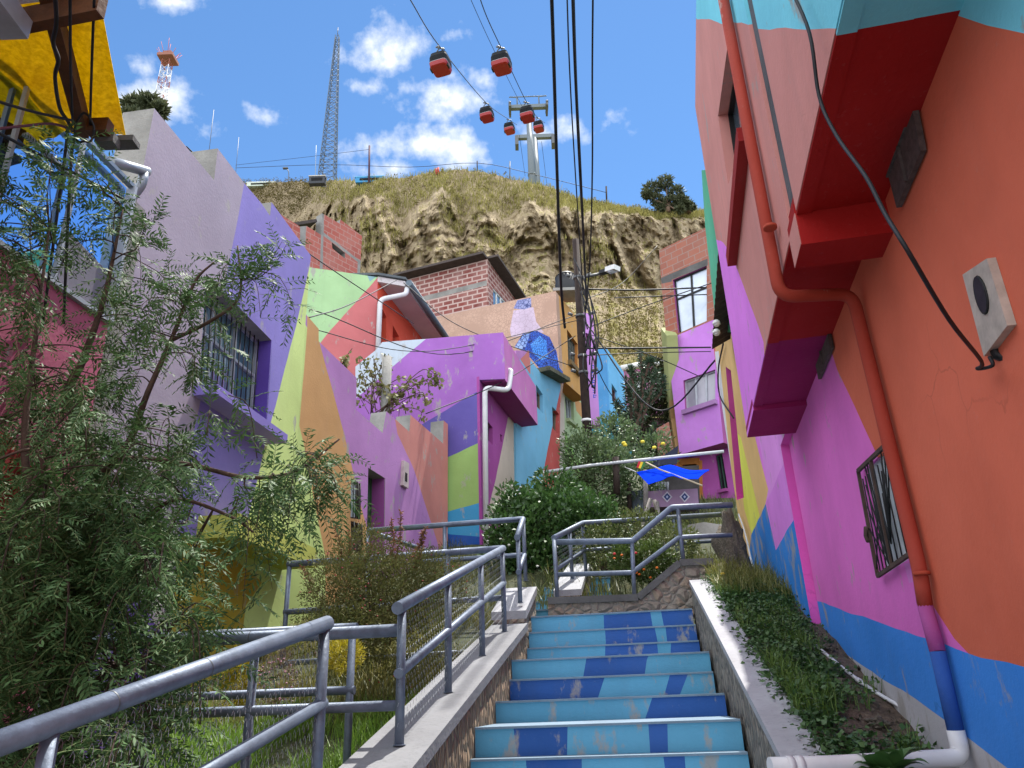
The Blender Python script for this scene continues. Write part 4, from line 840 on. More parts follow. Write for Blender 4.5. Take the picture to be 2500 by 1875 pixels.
def mural_house():
    o = thing('house', 'beige house with a crackled blue mural and an orange side wall', 'house', H4F.P(1370, 1150))
    wall('wall', H4F, z('A3', (380, 898), (1442, 665), (1478, 1345), (1460, 1500), (380, 1250)),
         [(crackle('#c7b3c6', '#b8a6b8', '#a08c98', 7, .03), z('A3', (1120, 815), (1272, 790), (1292, 900), (1352, 985), (1100, 1020), (1090, 960))),
          (crackle('#7f86b6', '#9a9cc0', '#48507e', 10, .08), z('A3', (1118, 800), (1150, 735), (1252, 718), (1256, 790), (1200, 808))),
          (crackle('#2f68c8', '#2b49a6', '#141c4e', 12, .09), z('A3', (1130, 1090), (1190, 992), (1300, 972), (1395, 1020), (1450, 1130), (1490, 1360), (1380, 1330), (1220, 1150))),
          (crackle('#62a0e4', '#3f86da', '#1d2c66', 15, .07), z('A3', (1250, 1080), (1320, 1010), (1370, 1050), (1385, 1180), (1330, 1200), (1270, 1150))),
          (crackle('#9fb4d6', '#6f8fc8', '#2b3670', 9, .09), z('A3', (1130, 1095), (1190, 1000), (1250, 985), (1205, 1120)))],
         crackle('#bd9c88', '#ab8b78', '#a98a78', 11, .1), o, t=.3)
    hq = z('A3', (1530, 960), (1612, 1075), (1612, 1288), (1540, 1203))
    st0 = S(H4S, c4); zt = H4S.P(*c4).z; zb = H4S.P(*z('A3', (1452, 1312))[0]).z; s1 = S(H4S, z('A3', (1648, 1200))[0])
    wall('side_wall', H4S, [('s', st0+.02, zb), ('s', st0+.02, zt-.01), ('s', s1, zt-.1), ('s', s1, zb)], [], paint('#d9a257', .06), o, holes=[hq], t=.4, side=paint('#b9762f'))
    window(H4S, hq, o, nx=4, fw=.07, fmat=plain('#4d4a40', .7), gmat=glassmat('#59625e', .1), sill=.15, sillmat=plain('#6d5a3a', .8))
    LW = H4S.shift(-.38); lq = z('A6', (562, 496), (632, 562), (640, 752), (578, 702))
    wall('lower_wall', LW, z('A6', (495, 340), (700, 520), (700, 1200), (500, 1250)), [(paint('#d2c6b8'), z('A6', (480, 340), (562, 400), (566, 1300), (480, 1300))), (paint('#8dba5c', .1), z('A6', (566, 800), (640, 960), (700, 1060), (700, 1300), (566, 1300))), (paint('#d29a5c'), z('A6', (638, 540), (720, 600), (720, 720), (655, 640)))], paint('#b0c596', .1), o, holes=[lq], t=.3)
    window(LW, lq, o, nx=3, fw=.07, fmat=M_ALU, gmat=glassmat('#56605e', .1), sill=.1, sillmat=paint('#a6b48c'))
mural_house()
def lilac_house():
    pl = Pl(95, px=(1440, 950), fwd=26); o = thing('house', 'narrow lilac wall with blue painted signs seen behind the wooden pole', 'house', pl.P(1440, 1020))
    g = []; B_ = paint('#2a52b8')
    for k in range(7):       # column of blue painted signs, too far to read
        y = 1235+k*38; x = 1712+k*3.2
        g += [(B_, z('A3', (x, y), (x+26, y+3), (x+26, y+10), (x, y+7))), (B_, z('A3', (x+(k % 3)*8, y), (x+7+(k % 3)*8, y), (x+8+(k % 3)*8, y+28), (x+1+(k % 3)*8, y+28))), (B_, z('A3', (x+2, y+20), (x+20, y+17), (x+20, y+24), (x+2, y+27)))]
    q = z('A3', (1672, 985), (1708, 1000), (1712, 1120), (1678, 1105))
    wall('wall', pl, z('A3', (1635, 822), (1728, 850), (1750, 1100), (1785, 1700), (1635, 1700)), g, paint('#bd84cf', .05), o, holes=[q], t=.4); window(pl, q, o, nx=1, fw=.08, fmat=plain('#7a3a70', .7), gmat=M_DARK)
lilac_house()
def sky_house():
    F_ = Pl(100, px=(1476, 900), fwd=29); e = z('A6', (886, 155))[0]; Sd = Pl(22, px=e, fwd=F_.P(*e).y)
    o = thing('house', 'sky blue corner house behind the dark tree', 'house', F_.P(1470, 1040))
    teal = paint('#2b7f8c', .1); wall('wall', F_, z('A6', (760, 180), (886, 155), (912, 850), (760, 800)), [(teal, z('A6', (700, 700), (1000, 740), (1000, 1000), (700, 1000)))], paint('#4b9bd6', .05), o, t=.3)
    q = z('A6', (926, 428), (968, 492), (968, 602), (930, 562)); s0 = S(Sd, e); zt = Sd.P(*e).z; zb = Sd.P(*z('A6', (915, 840))[0]).z
    wall('side_wall', Sd, [('s', s0+.02, zb), ('s', s0+.02, zt-.01), ('s', S(Sd, z('A6', (1035, 500))[0]), zt-.05), ('s', S(Sd, z('A6', (1035, 500))[0]), zb)], [(teal, z('A6', (880, 730), (1100, 800), (1100, 1000), (880, 1000)))], paint('#68b9ea', .05), o, holes=[q], t=.3); window(Sd, q, o, nx=2, fw=.08, fmat=plain('#6b3a30', .7), gmat=M_DARK)
    pl = Pl(80, px=(1590, 940), fwd=35); o = thing('house', 'far pink house with a white gutter at the top of the lane', 'house', pl.P(1590, 1000))
    wall('wall', pl, z('A6', (980, 340), (1330, 285), (1340, 900), (980, 900)), [(paint('#d5d8dc'), z('A6', (1100, 400), (1150, 380), (1160, 560), (1080, 760), (1050, 700))), (paint('#b7c48a'), z('A6', (1260, 300), (1340, 300), (1340, 430), (1270, 420)))], paint('#c277a6', .1), o, t=.4)
    p = [pl.P(*q, .2) for q in z('A6', (985, 325), (1120, 300), (1215, 292), (1330, 283))]; MB().tube(p, .14, 8).build('gutter', M_WHITE, o)
sky_house()
def brick_houses():
    F_ = Pl(111, px=(1189, 700), fwd=26); e = z('A3', (916, 418))[0]; Sd = Pl(20.5, px=e, fwd=F_.P(*e).y)
    o = thing('house', 'unplastered dark red brick house with a concrete band above the beige mural wall', 'house', F_.P(1180, 800))
    bm = lambda y: brick(y, '#7e3a34', '#6c2f2c', '#b39a92', 1, .42, .2, .03)
    wall('wall', F_, z('A3', (240, 592), (916, 418), (916, 900), (240, 1100)), [(M_CONC, z('A3', (240, 752), (912, 582), (914, 622), (240, 790)))], bm(111), o, t=.3)
    q = z('A3', (960, 640), (1058, 748), (1058, 860), (962, 790)); s0, s1 = S(Sd, e), S(Sd, z('A3', (1148, 760))[0]); zt = Sd.P(*e).z
    wall('side_wall', Sd, [('s', s0+.03, zt-4.5), ('s', s0+.03, zt-.01), ('s', s1, zt-.3), ('s', s1, zt-4.5)], [], bm(20.5), o, holes=[q], t=.3); window(Sd, q, o, nx=3, fw=.1, inset=.05, fmat=M_WHITE, gmat=glassmat('#4a6272', .08))
    b = MB(); a = F_.P(*z('A3', (230, 588))[0]); b1 = Sd.X(s0, zt); b2 = Sd.X(s1, zt-.3)
    b.bar(a+UP*.06+F_.n*.15, b1+UP*.06+F_.n*.15, .1, .6, F_.n); b.bar(b1+UP*.063+Sd.n*.15, b2+UP*.063+Sd.n*.15, .1, .6, Sd.n); b.build('roof', plain('#4c4340', .8, .2, .3), o)
    P1 = Pl(36.7, px=(830, 560), fwd=22); o = thing('house', 'unfinished brick house with concrete columns and a dark slot window', 'house', P1.P(840, 640))
    q = z('A2', (980, 922), (1082, 1003), (1082, 1048), (984, 968))
    wall('wall', P1, z('A2', (560, 690), (735, 800), (785, 795), (897, 864), (905, 697), (1040, 777), (1046, 745), (1213, 872), (1196, 1200), (560, 1200)),
         [(M_CONC, z('A2', (735, 760), (782, 790), (765, 1200), (735, 1200))), (M_CONC, z('A2', (903, 690), (920, 700), (908, 1200), (885, 1200))), (M_CONC, z('A2', (905, 835), (1195, 1062), (1195, 1085), (905, 862))), (M_CONC, z('A2', (1180, 1050), (1230, 1080), (1220, 1250), (1175, 1250)))],
         brick(36.7, '#a8584c', '#94483f', '#a58076', 1, .34, .2, .014), o, holes=[q], t=.3, side=M_CONC)
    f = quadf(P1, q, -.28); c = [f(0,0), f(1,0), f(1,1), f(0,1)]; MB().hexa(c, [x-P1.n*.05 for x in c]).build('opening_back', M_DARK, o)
    p, q = P1.P(*z('A2', (660, 820))[0]), P1.P(*z('A2', (905, 770))[0]); MB().bar(p-P1.n*1.2+UP*.3, q-P1.n*.8+UP*.12, .1, 1.6, P1.n).build('roof', plain('#4c4340', .8, .2, .3), o)
brick_houses()
def salmon_house():
    F_ = Pl(68, px=(921, 720), fwd=H3F.P(1093, 1100).y + .85); e = z('A2', (1334, 1190))[0]; Sd = Pl(12, px=e, fwd=F_.P(*e).y)
    o = thing('house', 'pale green and salmon house with a wide eave and grey gutter', 'house', F_.P(900, 850))
    wall('wall', F_, z('A2', (680, 1096), (1334, 1190), (1322, 1700), (1300, 2300), (680, 2300)), [(paint('#cc6f70', .05), z('A2', (1345, 1180), (1345, 2400), (600, 2400), (780, 1840), (920, 1659))), (paint('#8fb4bb', .1), z('A2', (1240, 1150), (1330, 1180), (1275, 1225)))], paint('#a9cf95', .12), o, t=.3)
    d1, d2 = z('A2', (1362, 1420), (1402, 1500), (1398, 1900), (1358, 1900)), z('A2', (1450, 1560), (1500, 1650), (1495, 1900), (1446, 1900))
    s0 = S(Sd, e); zt = Sd.P(*e).z; s1 = s0+5
    wall('side_wall', Sd, [('s', s0+.02, zt-5), ('s', s0+.02, zt-.12), ('s', s1, zt-.12), ('s', s1, zt-5)], [], paint('#dd4f30', .05), o, holes=[d1, d2], t=.25)
    for d in (d1, d2): f = quadf(Sd, d, -.2); c = [f(0,0), f(1,0), f(1,1), f(0,1)]; MB().hexa(c, [x-Sd.n*.04 for x in c]).build('door', plain('#2d1512', .7), o)
    P2 = F_.P(*z('A2', (1545, 1232))[0]); P1 = F_.P(*e); out = P2-P1; bk = Sd.d*5
    b = MB(); b.hexa([P1-UP*.12, P2-UP*.1, P2+bk-UP*.1, P1+bk-UP*.12], [P1+UP*.02, P2+UP*.04, P2+bk+UP*.04, P1+bk+UP*.02]); r = b.build('roof', paint('#d3cbcd', .05), o)
    b = MB(); b.hexa([F_.P(*z('A2', (690, 1092))[0])+UP*.03-F_.n*.6, P1+UP*.03+F_.n*.06, P2+UP*.06+F_.n*.06, P2+bk+UP*.06, P1+bk+UP*.6-out*1.2], [x+UP*.06 for x in (F_.P(*z('A2', (690, 1092))[0])+UP*.03-F_.n*.6, P1+UP*.03+F_.n*.06, P2+UP*.06+F_.n*.06, P2+bk+UP*.06, P1+bk+UP*.6-out*1.2)]); b.build('roof_sheet', plain('#52585c', .7, .3, .3), o)
    g = MB(); gd = out.normalized(); g.tube([P2+gd*.07-UP*.05-F_.n*-.1, P2+gd*.07+bk-UP*.05], .085, 8); g.build('gutter', plain('#5d6a74', .5, .5), o)
    k0 = P2+gd*.05-UP*.15; k1 = F_.P(*z('A2', (1548, 1330))[0], .05); k2 = F_.P(*z('A2', (1348, 1372))[0], .06); k3 = F_.P(*z('A2', (1330, 1800))[0], .06)
    MB().tube(round_path([k0, k1, k2, k3], .13, 5), .06, 10).build('downpipe', M_PVC, o)
salmon_house()
# ---- glazed house at the upper left
NG = Pl(7.6, -3.4)
def glazed_house():
    o = thing('house', 'glazed upper floor over a salmon pink wall behind the drooping tree', 'house', NG.P(150, 1500))
    zt, zb, zl = NG.P(316, 449).z, NG.P(278, 804).z, -1.6; s1 = S(NG, (300, 600)); s0 = -1.5
    wall('wall', NG, [('s', s0, zl), ('s', s0, zb), ('s', s1, zb), ('s', s1, zl)], [(paint('#97241f', .1), z('B1', (-400, 280), (60, 330), (250, 600), (300, 1500), (-400, 1500)))], paint('#c2607f', .05), o, t=.25)
    m, Nn, Ln, bs = nodes('mirror_glazing'); bs.inputs['Base Color'].default_value = (.42, .60, .86, 1); bs.inputs['Metallic'].default_value = 1; bs.inputs['Roughness'].default_value = .03
    tbump(Nn, Ln, bs, tnoise(Nn, Ln, tmap(Nn, Ln, (1, 1, 1)), .9, 2), .03, .2)
    zm = zb + (zt-zb)*.0
    MB().hexa([NG.X(s0, zb, -.05), NG.X(s1, zb, -.05), NG.X(s1, zt, -.05), NG.X(s0, zt, -.05)], [NG.X(s0, zb, -.06), NG.X(s1, zb, -.06), NG.X(s1, zt, -.06), NG.X(s0, zt, -.06)]).build('glazing', m, o)
    # flat green and grey shapes just in front of the mirror glazing
    gp = [NG.st(*p) for p in z('A4', (0, 225), (190, 178), (480, 190), (430, 620), (0, 330))]
    wall('green_panel', NG, z('A4', (-300, 260), (200, 185), (475, 185), (435, 700), (-300, 150)), [], plain('#2f6f5c', .5, 0, .1), o, t=.02, lift=-.02)
    wall('grey_panel', NG, z('A4', (565, 215), (890, 560), (870, 990), (435, 660)), [], plain('#77737d', .5, 0, .1), o, t=.02, lift=-.018)
    b = MB()
    for u, v in z('A1', (225, 620), (650, 1085)): s = S(NG, (u, v)); b.bar(NG.X(s, zb, 0), NG.X(s, zt, 0), .022, .03, NG.n)
    b.bar(NG.X(s0, zt, 0), NG.X(s1, zt, 0), .03, .045, NG.n, 1); b.bar(NG.X(s0, zb+.02, 0), NG.X(s1, zb+.02, 0), .03, .06, NG.n); b.bar(NG.X(s1-.015, zb, 0), NG.X(s1-.015, zt, 0), .03, .07, NG.n)
    zr = NG.P(*z('A1', (390, 1215))[0]).z; b.bar(NG.X(S(NG, z('A1', (190, 1040))[0]), zr, 0), NG.X(S(NG, z('A1', (580, 1395))[0]), zr, 0), .018, .04, NG.n)
    b.build('window_frame', [M_ALU, plain('#8e959a', .4, .6)], o)
    # corner column, gutter, downpipe
    p0 = NG.X(s1+.12, zt-.15, -.1); MB().box(p0-UP*1.6, (.07, .09, 1.7), (NG.n, NG.d, UP)).build('corner_column', M_CONC, o)
    g0, g1 = PF(*z('A1', (850, 1245))[0], NG.X(s1, 0).y+.05), PF(*z('A1', (1135, 1325))[0], NG.X(s1, 0).y+.45)
    q = g1 - (g1-g0)*.08
    b = MB().tube([g0, g1], .042, 12); b.tube(round_path([q-UP*.02, q-UP*.14, q-UP*.26-NG.n*.08, q-UP*3.2-NG.n*.08], .05, 4), .04, 12); b.build('downpipe', plain('#8e949c', .4, .4, .15), o)
    return zt
glazed_house()
def awning():
    o = thing('awning', 'yellow translucent corrugated awning on dark wooden beams', 'awning', NG.P(250, 300))
    Z0 = 3.62
    def h(u, v, zz=Z0): r = ray(u, v); return r*(zz/r.z)
    m, Nn, Ln, bs = nodes('yellow_sheet'); n1 = tnoise(Nn, Ln, tmap(Nn, Ln, (1, 1, 1)), 30, 5, .7); col = tmix(Nn, Ln, tramp(Nn, Ln, n1, [(.35, 0), (.65, 1)]), srgb('#b59c0c'), srgb('#d6bc2a')); n2 = tnoise(Nn, Ln, tmap(Nn, Ln, (1, 1, 1)), 2.2, 4); col = tmix(Nn, Ln, tramp(Nn, Ln, n2, [(.5, 0), (.7, .6)]), col, srgb('#b08a08'))
    Ln.new(col, bs.inputs['Base Color']); bs.inputs['Roughness'].default_value = .6; tr = Nn.new('ShaderNodeBsdfTranslucent'); Ln.new(col, tr.inputs['Color']); ms = Nn.new('ShaderNodeMixShader'); ms.inputs[0].default_value = .55; Ln.new(bs.outputs[0], ms.inputs[1]); Ln.new(tr.outputs[0], ms.inputs[2]); Ln.new(ms.outputs[0], Nn['Material Output'].inputs['Surface'])
    e0, e1 = h(*z('A1', (970, 1047))[0]), h(*z('A1', (775, 20))[0]); w_ = Vector((-1, -.13, 0))*1.9; n = 60; V = []; F = []
    e1 = e0 + (e1-e0)*1.6
    for i in range(n+1):
        for j in range(9):
            p = e0 + (e1-e0)*(j/8) + w_*(i/n); V.append(p + UP*(sin(i/n*2*pi*11)*.012))
    k = len(V); V += [v + UP*.003 for v in V]
    for i in range(n):
        for j in range(8): a = i*9+j; F += [(a, a+1, a+10, a+9), (k+a, k+a+9, k+a+10, k+a+1)]
    mesh('sheet', V, F, m, parent=o, smooth=True)
    wd = plain('#5d3a22', .75, 0, .35, 1, .3, 8); b = MB()
    d = lambda a, b_, zz: (h(*z('A1', a)[0], zz), h(*z('A1', b_)[0], zz))
    p, q = d((420, 130), (650, 1010), 3.53); p = p+(p-q)*.6; b.bar(p, q, .07, .11, UP); b.build('rafter', wd, o)
    b = MB(); p, q = d((-60, 210), (790, 40), 3.42); b.bar(p, q, .06, .13, UP); b.build('cross_beam', wd, o)
    b = MB(); p, q = d((690, 990), (850, 985), 3.5); b.bar(p, q, .08, .1, UP); b.build('beam_end', wd, o)
    b = MB(); b.box(h(*z('A1', (830, 1090))[0], 3.45), (.06, .045, .035)); b.box(h(*z('A1', (960, 1100))[0], 3.5), (.08, .05, .02)); b.build('bracket', M_CONC_D, o)
    b = MB(); p = h(*z('A1', (20, 90))[0], 3.3); b.box(p, (.07, .12, .06)); b.build('steel_end', M_ALU, o)
    b = MB(); a = h(*z('A1', (30, 50))[0], 3.5); c = h(*z('A1', (420, 0))[0], 3.5); b.hexa([a, c, c+Vector((.1, -1, .1)), a+Vector((-.2, -1, .1))], [x+UP*.02 for x in (a, c, c+Vector((.1, -1, .1)), a+Vector((-.2, -1, .1)))]); b.build('white_sheet', M_WHITE, o)
awning()
# ================================================================ POLE, LAMP, CABLES
M_POLE = plain('#2a1e19', .9, 0, .45, 1, .6, 9)
PB, PTOP = PF(1441, 1185, 17), PF(1405, 586, 17.0)
def onpole(v): k = (1185-v)/(1185-586); return PB + (PTOP-PB)*k
def pole():
    o = thing('utility_pole', 'leaning dark wooden utility pole laden with cables in the middle of the lane', 'pole', PB)
    MB().tube([PB-UP*1.5, PB+(PTOP-PB)*.5, PTOP], [.115, .1, .085], 14).build('post', M_POLE, o)
    b = MB(); d = (PTOP-PB).normalized()
    for v in (690, 790, 890, 930): p = onpole(v); b.tube([p-d*.03, p+d*.03], .118, 12); b.tube([p+Vector((.2, -.1, 0)), p+Vector((.33, -.15, .02))], .04, 6); b.tube([p+Vector((-.2, -.1, 0)), p+Vector((-.3, -.15, .02))], .04, 6)
    b.build('bracket', M_FRAME, o)
    b = MB(); p = onpole(1042); b.tube([p-d*.03, p+d*.03], .115, 14); b.build('band', M_WHITE, o)
    b = MB()       # tangle of slack cable on the pole
    for k in range(14):
        a = onpole(random.uniform(640, 900)) + Vector((random.uniform(-.1, .35), -.25, 0)); c = onpole(random.uniform(760, 1000)) + Vector((random.uniform(.0, .3), -.25, 0)); m = (a+c)/2 + Vector((random.uniform(-.15, .3), -.15, random.uniform(-.4, .1))); b.tube(smooth_path([a, m, c], 5), .018, 5)
    b.build('cable_tangle', M_WIRE, o)
    l = thing('street_lamp', 'small street lamp with a white head on an arm of the wooden pole', 'street lamp', onpole(690))
    h0, h1 = PF(*z('A3', (1795, 530))[0], 16.6), PF(*z('A3', (1920, 490))[0], 16.2); MB().tube([onpole(690), (onpole(690)+h0)/2, h0], .035, 8).build('arm', M_FRAME, l)
    x = (h1-h0).normalized(); y = UP.cross(x).normalized(); zz = x.cross(y); b = MB()
    for k, (a, w_, hh) in enumerate(((.16, .1, .06), (.5, .15, .08))): b.box(h0+x*a*.75+zz*.02, (.15 if k else .13, w_*.75, hh*.75), (x, y, zz), k)
    b.build('lamp_head', [M_BLACK, M_WHITE], l); MB().ell(h0+x*.37-zz*.035, (.12, .08, .05)).build('lens', glassmat('#b9c4cc', .2), l)
pole()
def cable(label, pts, r=.012, name='cable', sm=6, cat='cable', group=None, mat=None):
    pts = [Vector(p) for p in pts]; P = smooth_path(pts, sm) if len(pts) > 2 else pts
    o = MB().tube(P, r, 6).build(name, mat or M_WIRE); return tag(o, label, cat, group)
GC = 'heavy cables rising from the wooden pole over the lane'
for lab, px, r in (('thickest black cable rising from the pole, leftmost of the bundle', ((1345, -60, 9), (1352, 150, 10.5), (1360, 420, 12.8), (1370, 700, 15.5), (1379, 800, 16.8)), .033),
                   ('thin black cable close beside the twisted bundle above the pole', ((1383, -60, 9.5), (1389, 130, 10.6), (1399, 330, 12.5), (1416, 600, 15.6), (1424, 720, 16.8)), .014),
                   ('twisted pair of cables rising from the pole top to the right of the thin one', ((1396, -60, 9), (1403, 150, 10.4), (1413, 370, 12.6), (1425, 600, 15.6), (1432, 740, 16.7)), .024),
                   ('knotted black cable in the middle of the bundle above the pole', ((1399, -60, 9.2), (1407, 200, 11), (1418, 420, 13.2), (1430, 690, 16.7)), .02),
                   ('single black cable hanging apart, rightmost of the bundle', ((1448, -60, 9), (1446, 180, 10.8), (1446, 420, 13), (1440, 640, 15.8), (1428, 760, 16.8)), .017)):
    cable(lab, [PF(*p) for p in px], r, group=GC)
for lab, a, m, c, r in (
    ('thin wire sloping down along the lavender parapet to the pole side', (455, 358, 7.0), (700, 580, 9.5), (1010, 790, 14), .009),
    ('thin wire from the eave of the salmon house across the purple wall', (985, 690, 15), (1130, 800, 15), (1400, 895, 16.8), .01),
    ('thin sagging wire crossing the purple front to the pole', (715, 792, 10.3), (1050, 857, 14.0), (1420, 780, 16.8), .009),
    ('long thin wire slung low over the purple house', (760, 755, 11), (1100, 865, 14.4), (1405, 770, 16.8), .01),
    ('short wire between the pale green wall and the eave', (752, 776, 9.5), (850, 745, 12), (968, 684, 15), .01),
    ('wire hanging from the pole over the light blue house', (1040, 1010, 13), (1230, 930, 15), (1405, 820, 16.8), .01),
    ('black wire running level from the pole to the lavender house, uppermost', (1430, 706, 17), (1560, 708, 17.5), (1720, 702, 18.5), .022),
    ('pale grey wire running level to the lavender house window', (1500, 727, 19), (1560, 725, 18.7), (1725, 719, 18.5), .016),
    ('black wire kinked halfway to the lavender house', (1430, 850, 17), (1540, 850, 17.2), (1735, 848, 18.5), .022),
    ('thin wire just under the kinked one', (1430, 868, 17), (1560, 862, 17.4), (1735, 858, 18.5), .012),
    ('drooping wire from the pole down to the blue corner house', (1440, 860, 17), (1490, 960, 18), (1560, 1040, 20), .012),
    ('pale drooping service wire sagging across the dark tree to the tin roof', (1432, 790, 17), (1600, 1000, 15.5), (1775, 850, 12), .018),
    ('wire from the pole rising to the brick house roof edge', (1432, 730, 17), (1520, 690, 20), (1605, 600, 21), .01),
    ('low wire from the pole towards the mint green wall', (1436, 800, 17), (1580, 745, 17), (1740, 690, 15), .012),
    ('slack wire from the pole to the lavender wall above its lower window', (1436, 815, 17), (1600, 872, 17.5), (1710, 920, 18.2), .012)):
    cable(lab, [PF(*a), PF(*m), PF(*c)], r, sm=10)
W1p = lambda u, v, k=.05: W1.P(u, v, k)
cable('thick twisted black cable hanging in front of the red soffit to the meter box', [RO_.P(u, v)*.93 for u, v in ((1925, -40), (1976, 80), (2000, 235), (2042, 330), (2113, 430), (2160, 520), (2215, 610))] + [RO_.P(2317, 780)*1.12, W1.P(2396, 882)*.93, W1p(2425, 896, .05), W1p(2447, 890, .03), W1p(2440, 868, .03)], .0065)
cable('black cable looping down the tan wall under the tin roof', [W2.P(*p, .04) for p in z('A6', (1810, 120), (1770, 320), (1780, 520), (1890, 695))], .012)
# wires of the awning corner
AWp = lambda u, v, s: ray(*z('A1', (u, v))[0])*s
cable('black wire wandering down under the yellow awning', [AWp(425, -40, 3.6), AWp(435, 180, 3.7), AWp(410, 330, 3.8), AWp(450, 460, 3.95), AWp(425, 600, 4.1), AWp(460, 830, 4.5), AWp(520, 930, 4.8), AWp(560, 1010, 4.9)], .011)
cable('straight black wire hanging left of the awning edge', [AWp(540, -40, 3.6), AWp(545, 500, 4.1), AWp(560, 960, 4.8)], .008)
cable('straight black wire hanging nearest the awning edge', [AWp(728, -40, 3.9), AWp(708, 500, 4.3), AWp(695, 960, 4.9)], .008)
cable('loop of black wire tied at the corner of the glazing', [AWp(670+75*cos(a)-20, 1000+(110+20*sin(3*a))*sin(a), 4.75) for a in [k*.52 for k in range(26)]], .007)
cable('red and blue wire running along the glazing', [AWp(-60, 1000, 3.9), AWp(200, 970, 4.2), AWp(400, 955, 4.5), AWp(560, 1000, 4.8)], .008, mat=plain('#5a2230', .6))
for lab, px in (('thin wire crossing the glazing above the red one', ((-60, 770), (250, 860), (560, 930))), ('dark blue wire sagging across the glazing', ((-60, 1000), (300, 1190), (620, 1360), (960, 1540)))): cable(lab, [AWp(*p, 4.0+.0012*p[0]) for p in px], .009)
for lab, px in (('black wire hanging down the glazing from the loop', ((520, 1000), (500, 1200), (330, 2500))), ('second black wire hanging beside it over the mullion', ((580, 1040), (545, 1300), (490, 2500)))): cable(lab, [AWp(*p, 4.7) for p in px], .009)
# ================================================================ CABLE CAR
def gondola_proto():
    o = thing('gondola', '', 'gondola'); Wd, Hh, Dp = 1.0, 1.0, 1.05
    def ring(y, w_, d, n=20):     # rounded-rectangle section
        return [Vector((w_*np.sign(cos(a))*abs(cos(a))**.35, d*np.sign(sin(a))*abs(sin(a))**.35, y)) for a in [2*pi*k/n+.001 for k in range(n)]]
    def loft(name, secs, mats, mi=None):
        n = 20; V = []; F = []
        for s in secs: V += ring(*s)
        for i in range(len(secs)-1): F += [(i*n+j, i*n+(j+1) % n, (i+1)*n+(j+1) % n, (i+1)*n+j) for j in range(n)]
        F += [tuple(range(n))[::-1], tuple((len(secs)-1)*n+j for j in range(n))]; return mesh(name, V, F, mats, parent=o, smooth=False)
    red = plain('#8f0c12', .4, 0, .06, 1, .02, 2, .5); wh = plain('#8d8d92', .5, 0, .05)
    loft('cabin', [(-1.0, .82, .82), (-.93, .92, .95), (-.7, .98, 1.01), (-.48, 1.0, 1.05)], red); loft('trim', [(-.48, 1.01, 1.06), (-.42, 1.01, 1.06)], wh)
    loft('windows', [(-.42, .995, 1.045), (.3, .99, 1.04), (.78, .88, .93)], plain('#101317', .5, 0, .1, 1, 0, 6, .08)); loft('roof', [(.78, .9, .95), (.87, .82, .85), (.95, .62, .66)], wh)
    b = MB(); b.box((-.95, -.2, -.82), (.1, .3, .14)); b.box((.95, -.2, -.82), (.1, .3, .14)); b.box((0, 0, 1.0), (.4, .1, .06)); b.build('bumper', M_BLACK, o)
    b = MB(); b.tube(smooth_path([(-.35, 0, .95), (-.5, 0, 1.25), (-.5, 0, 1.7), (-.3, 0, 2.05), (-.05, 0, 2.2)], 5), .07, 8); b.tube([(-.45, -.3, 2.2), (.3, .35, 2.28)], .09, 8); b.tube([(-.3, -.3, 2.35), (.15, .2, 2.15)], .06, 6); b.build('hanger', M_FRAME, o)
    return o
GP = gondola_proto()
def dupe(root, loc, rotz=0, sc=1, label=None):
    r = root.copy(); COL.objects.link(r); r.location = loc; r.rotation_euler = (0, 0, rotz); r.scale = (sc,)*3
    if label: r['label'] = label
    for ch in root.children:
        c = ch.copy(); COL.objects.link(c); c.parent = r
        for g in ch.children: d = g.copy(); COL.objects.link(d); d.parent = c
    return r
GS = [((1076, 117), 53, 'red gondola nearest on the left cable, largest below the clouds'), ((1223, 116), 54, 'red gondola nearest on the right cable, tilted against plain sky'),
      ((1188, 252), 80, 'smaller red gondola second along the left cable'), ((1286, 250), 76, 'red gondola hanging right in front of the cable car tower head'),
      ((1243, 292), 104, 'tiny red gondola just left of the tower head'), ((1314, 288), 106, 'tiny red gondola just right of the tower head')]
for k, ((u, v), fw, lab) in enumerate(GS):
    p = PF(u, v, fw) - UP*1.86
    if k == 0: GP.location = p; GP.rotation_euler = (0, 0, radians(-18)); GP.scale = (.84,)*3; GP['label'] = lab; g = GP
    else: g = dupe(GP, p, radians(-18), .84, lab)
    g['group'] = 'red gondolas of the cable car'; g['category'] = 'gondola'
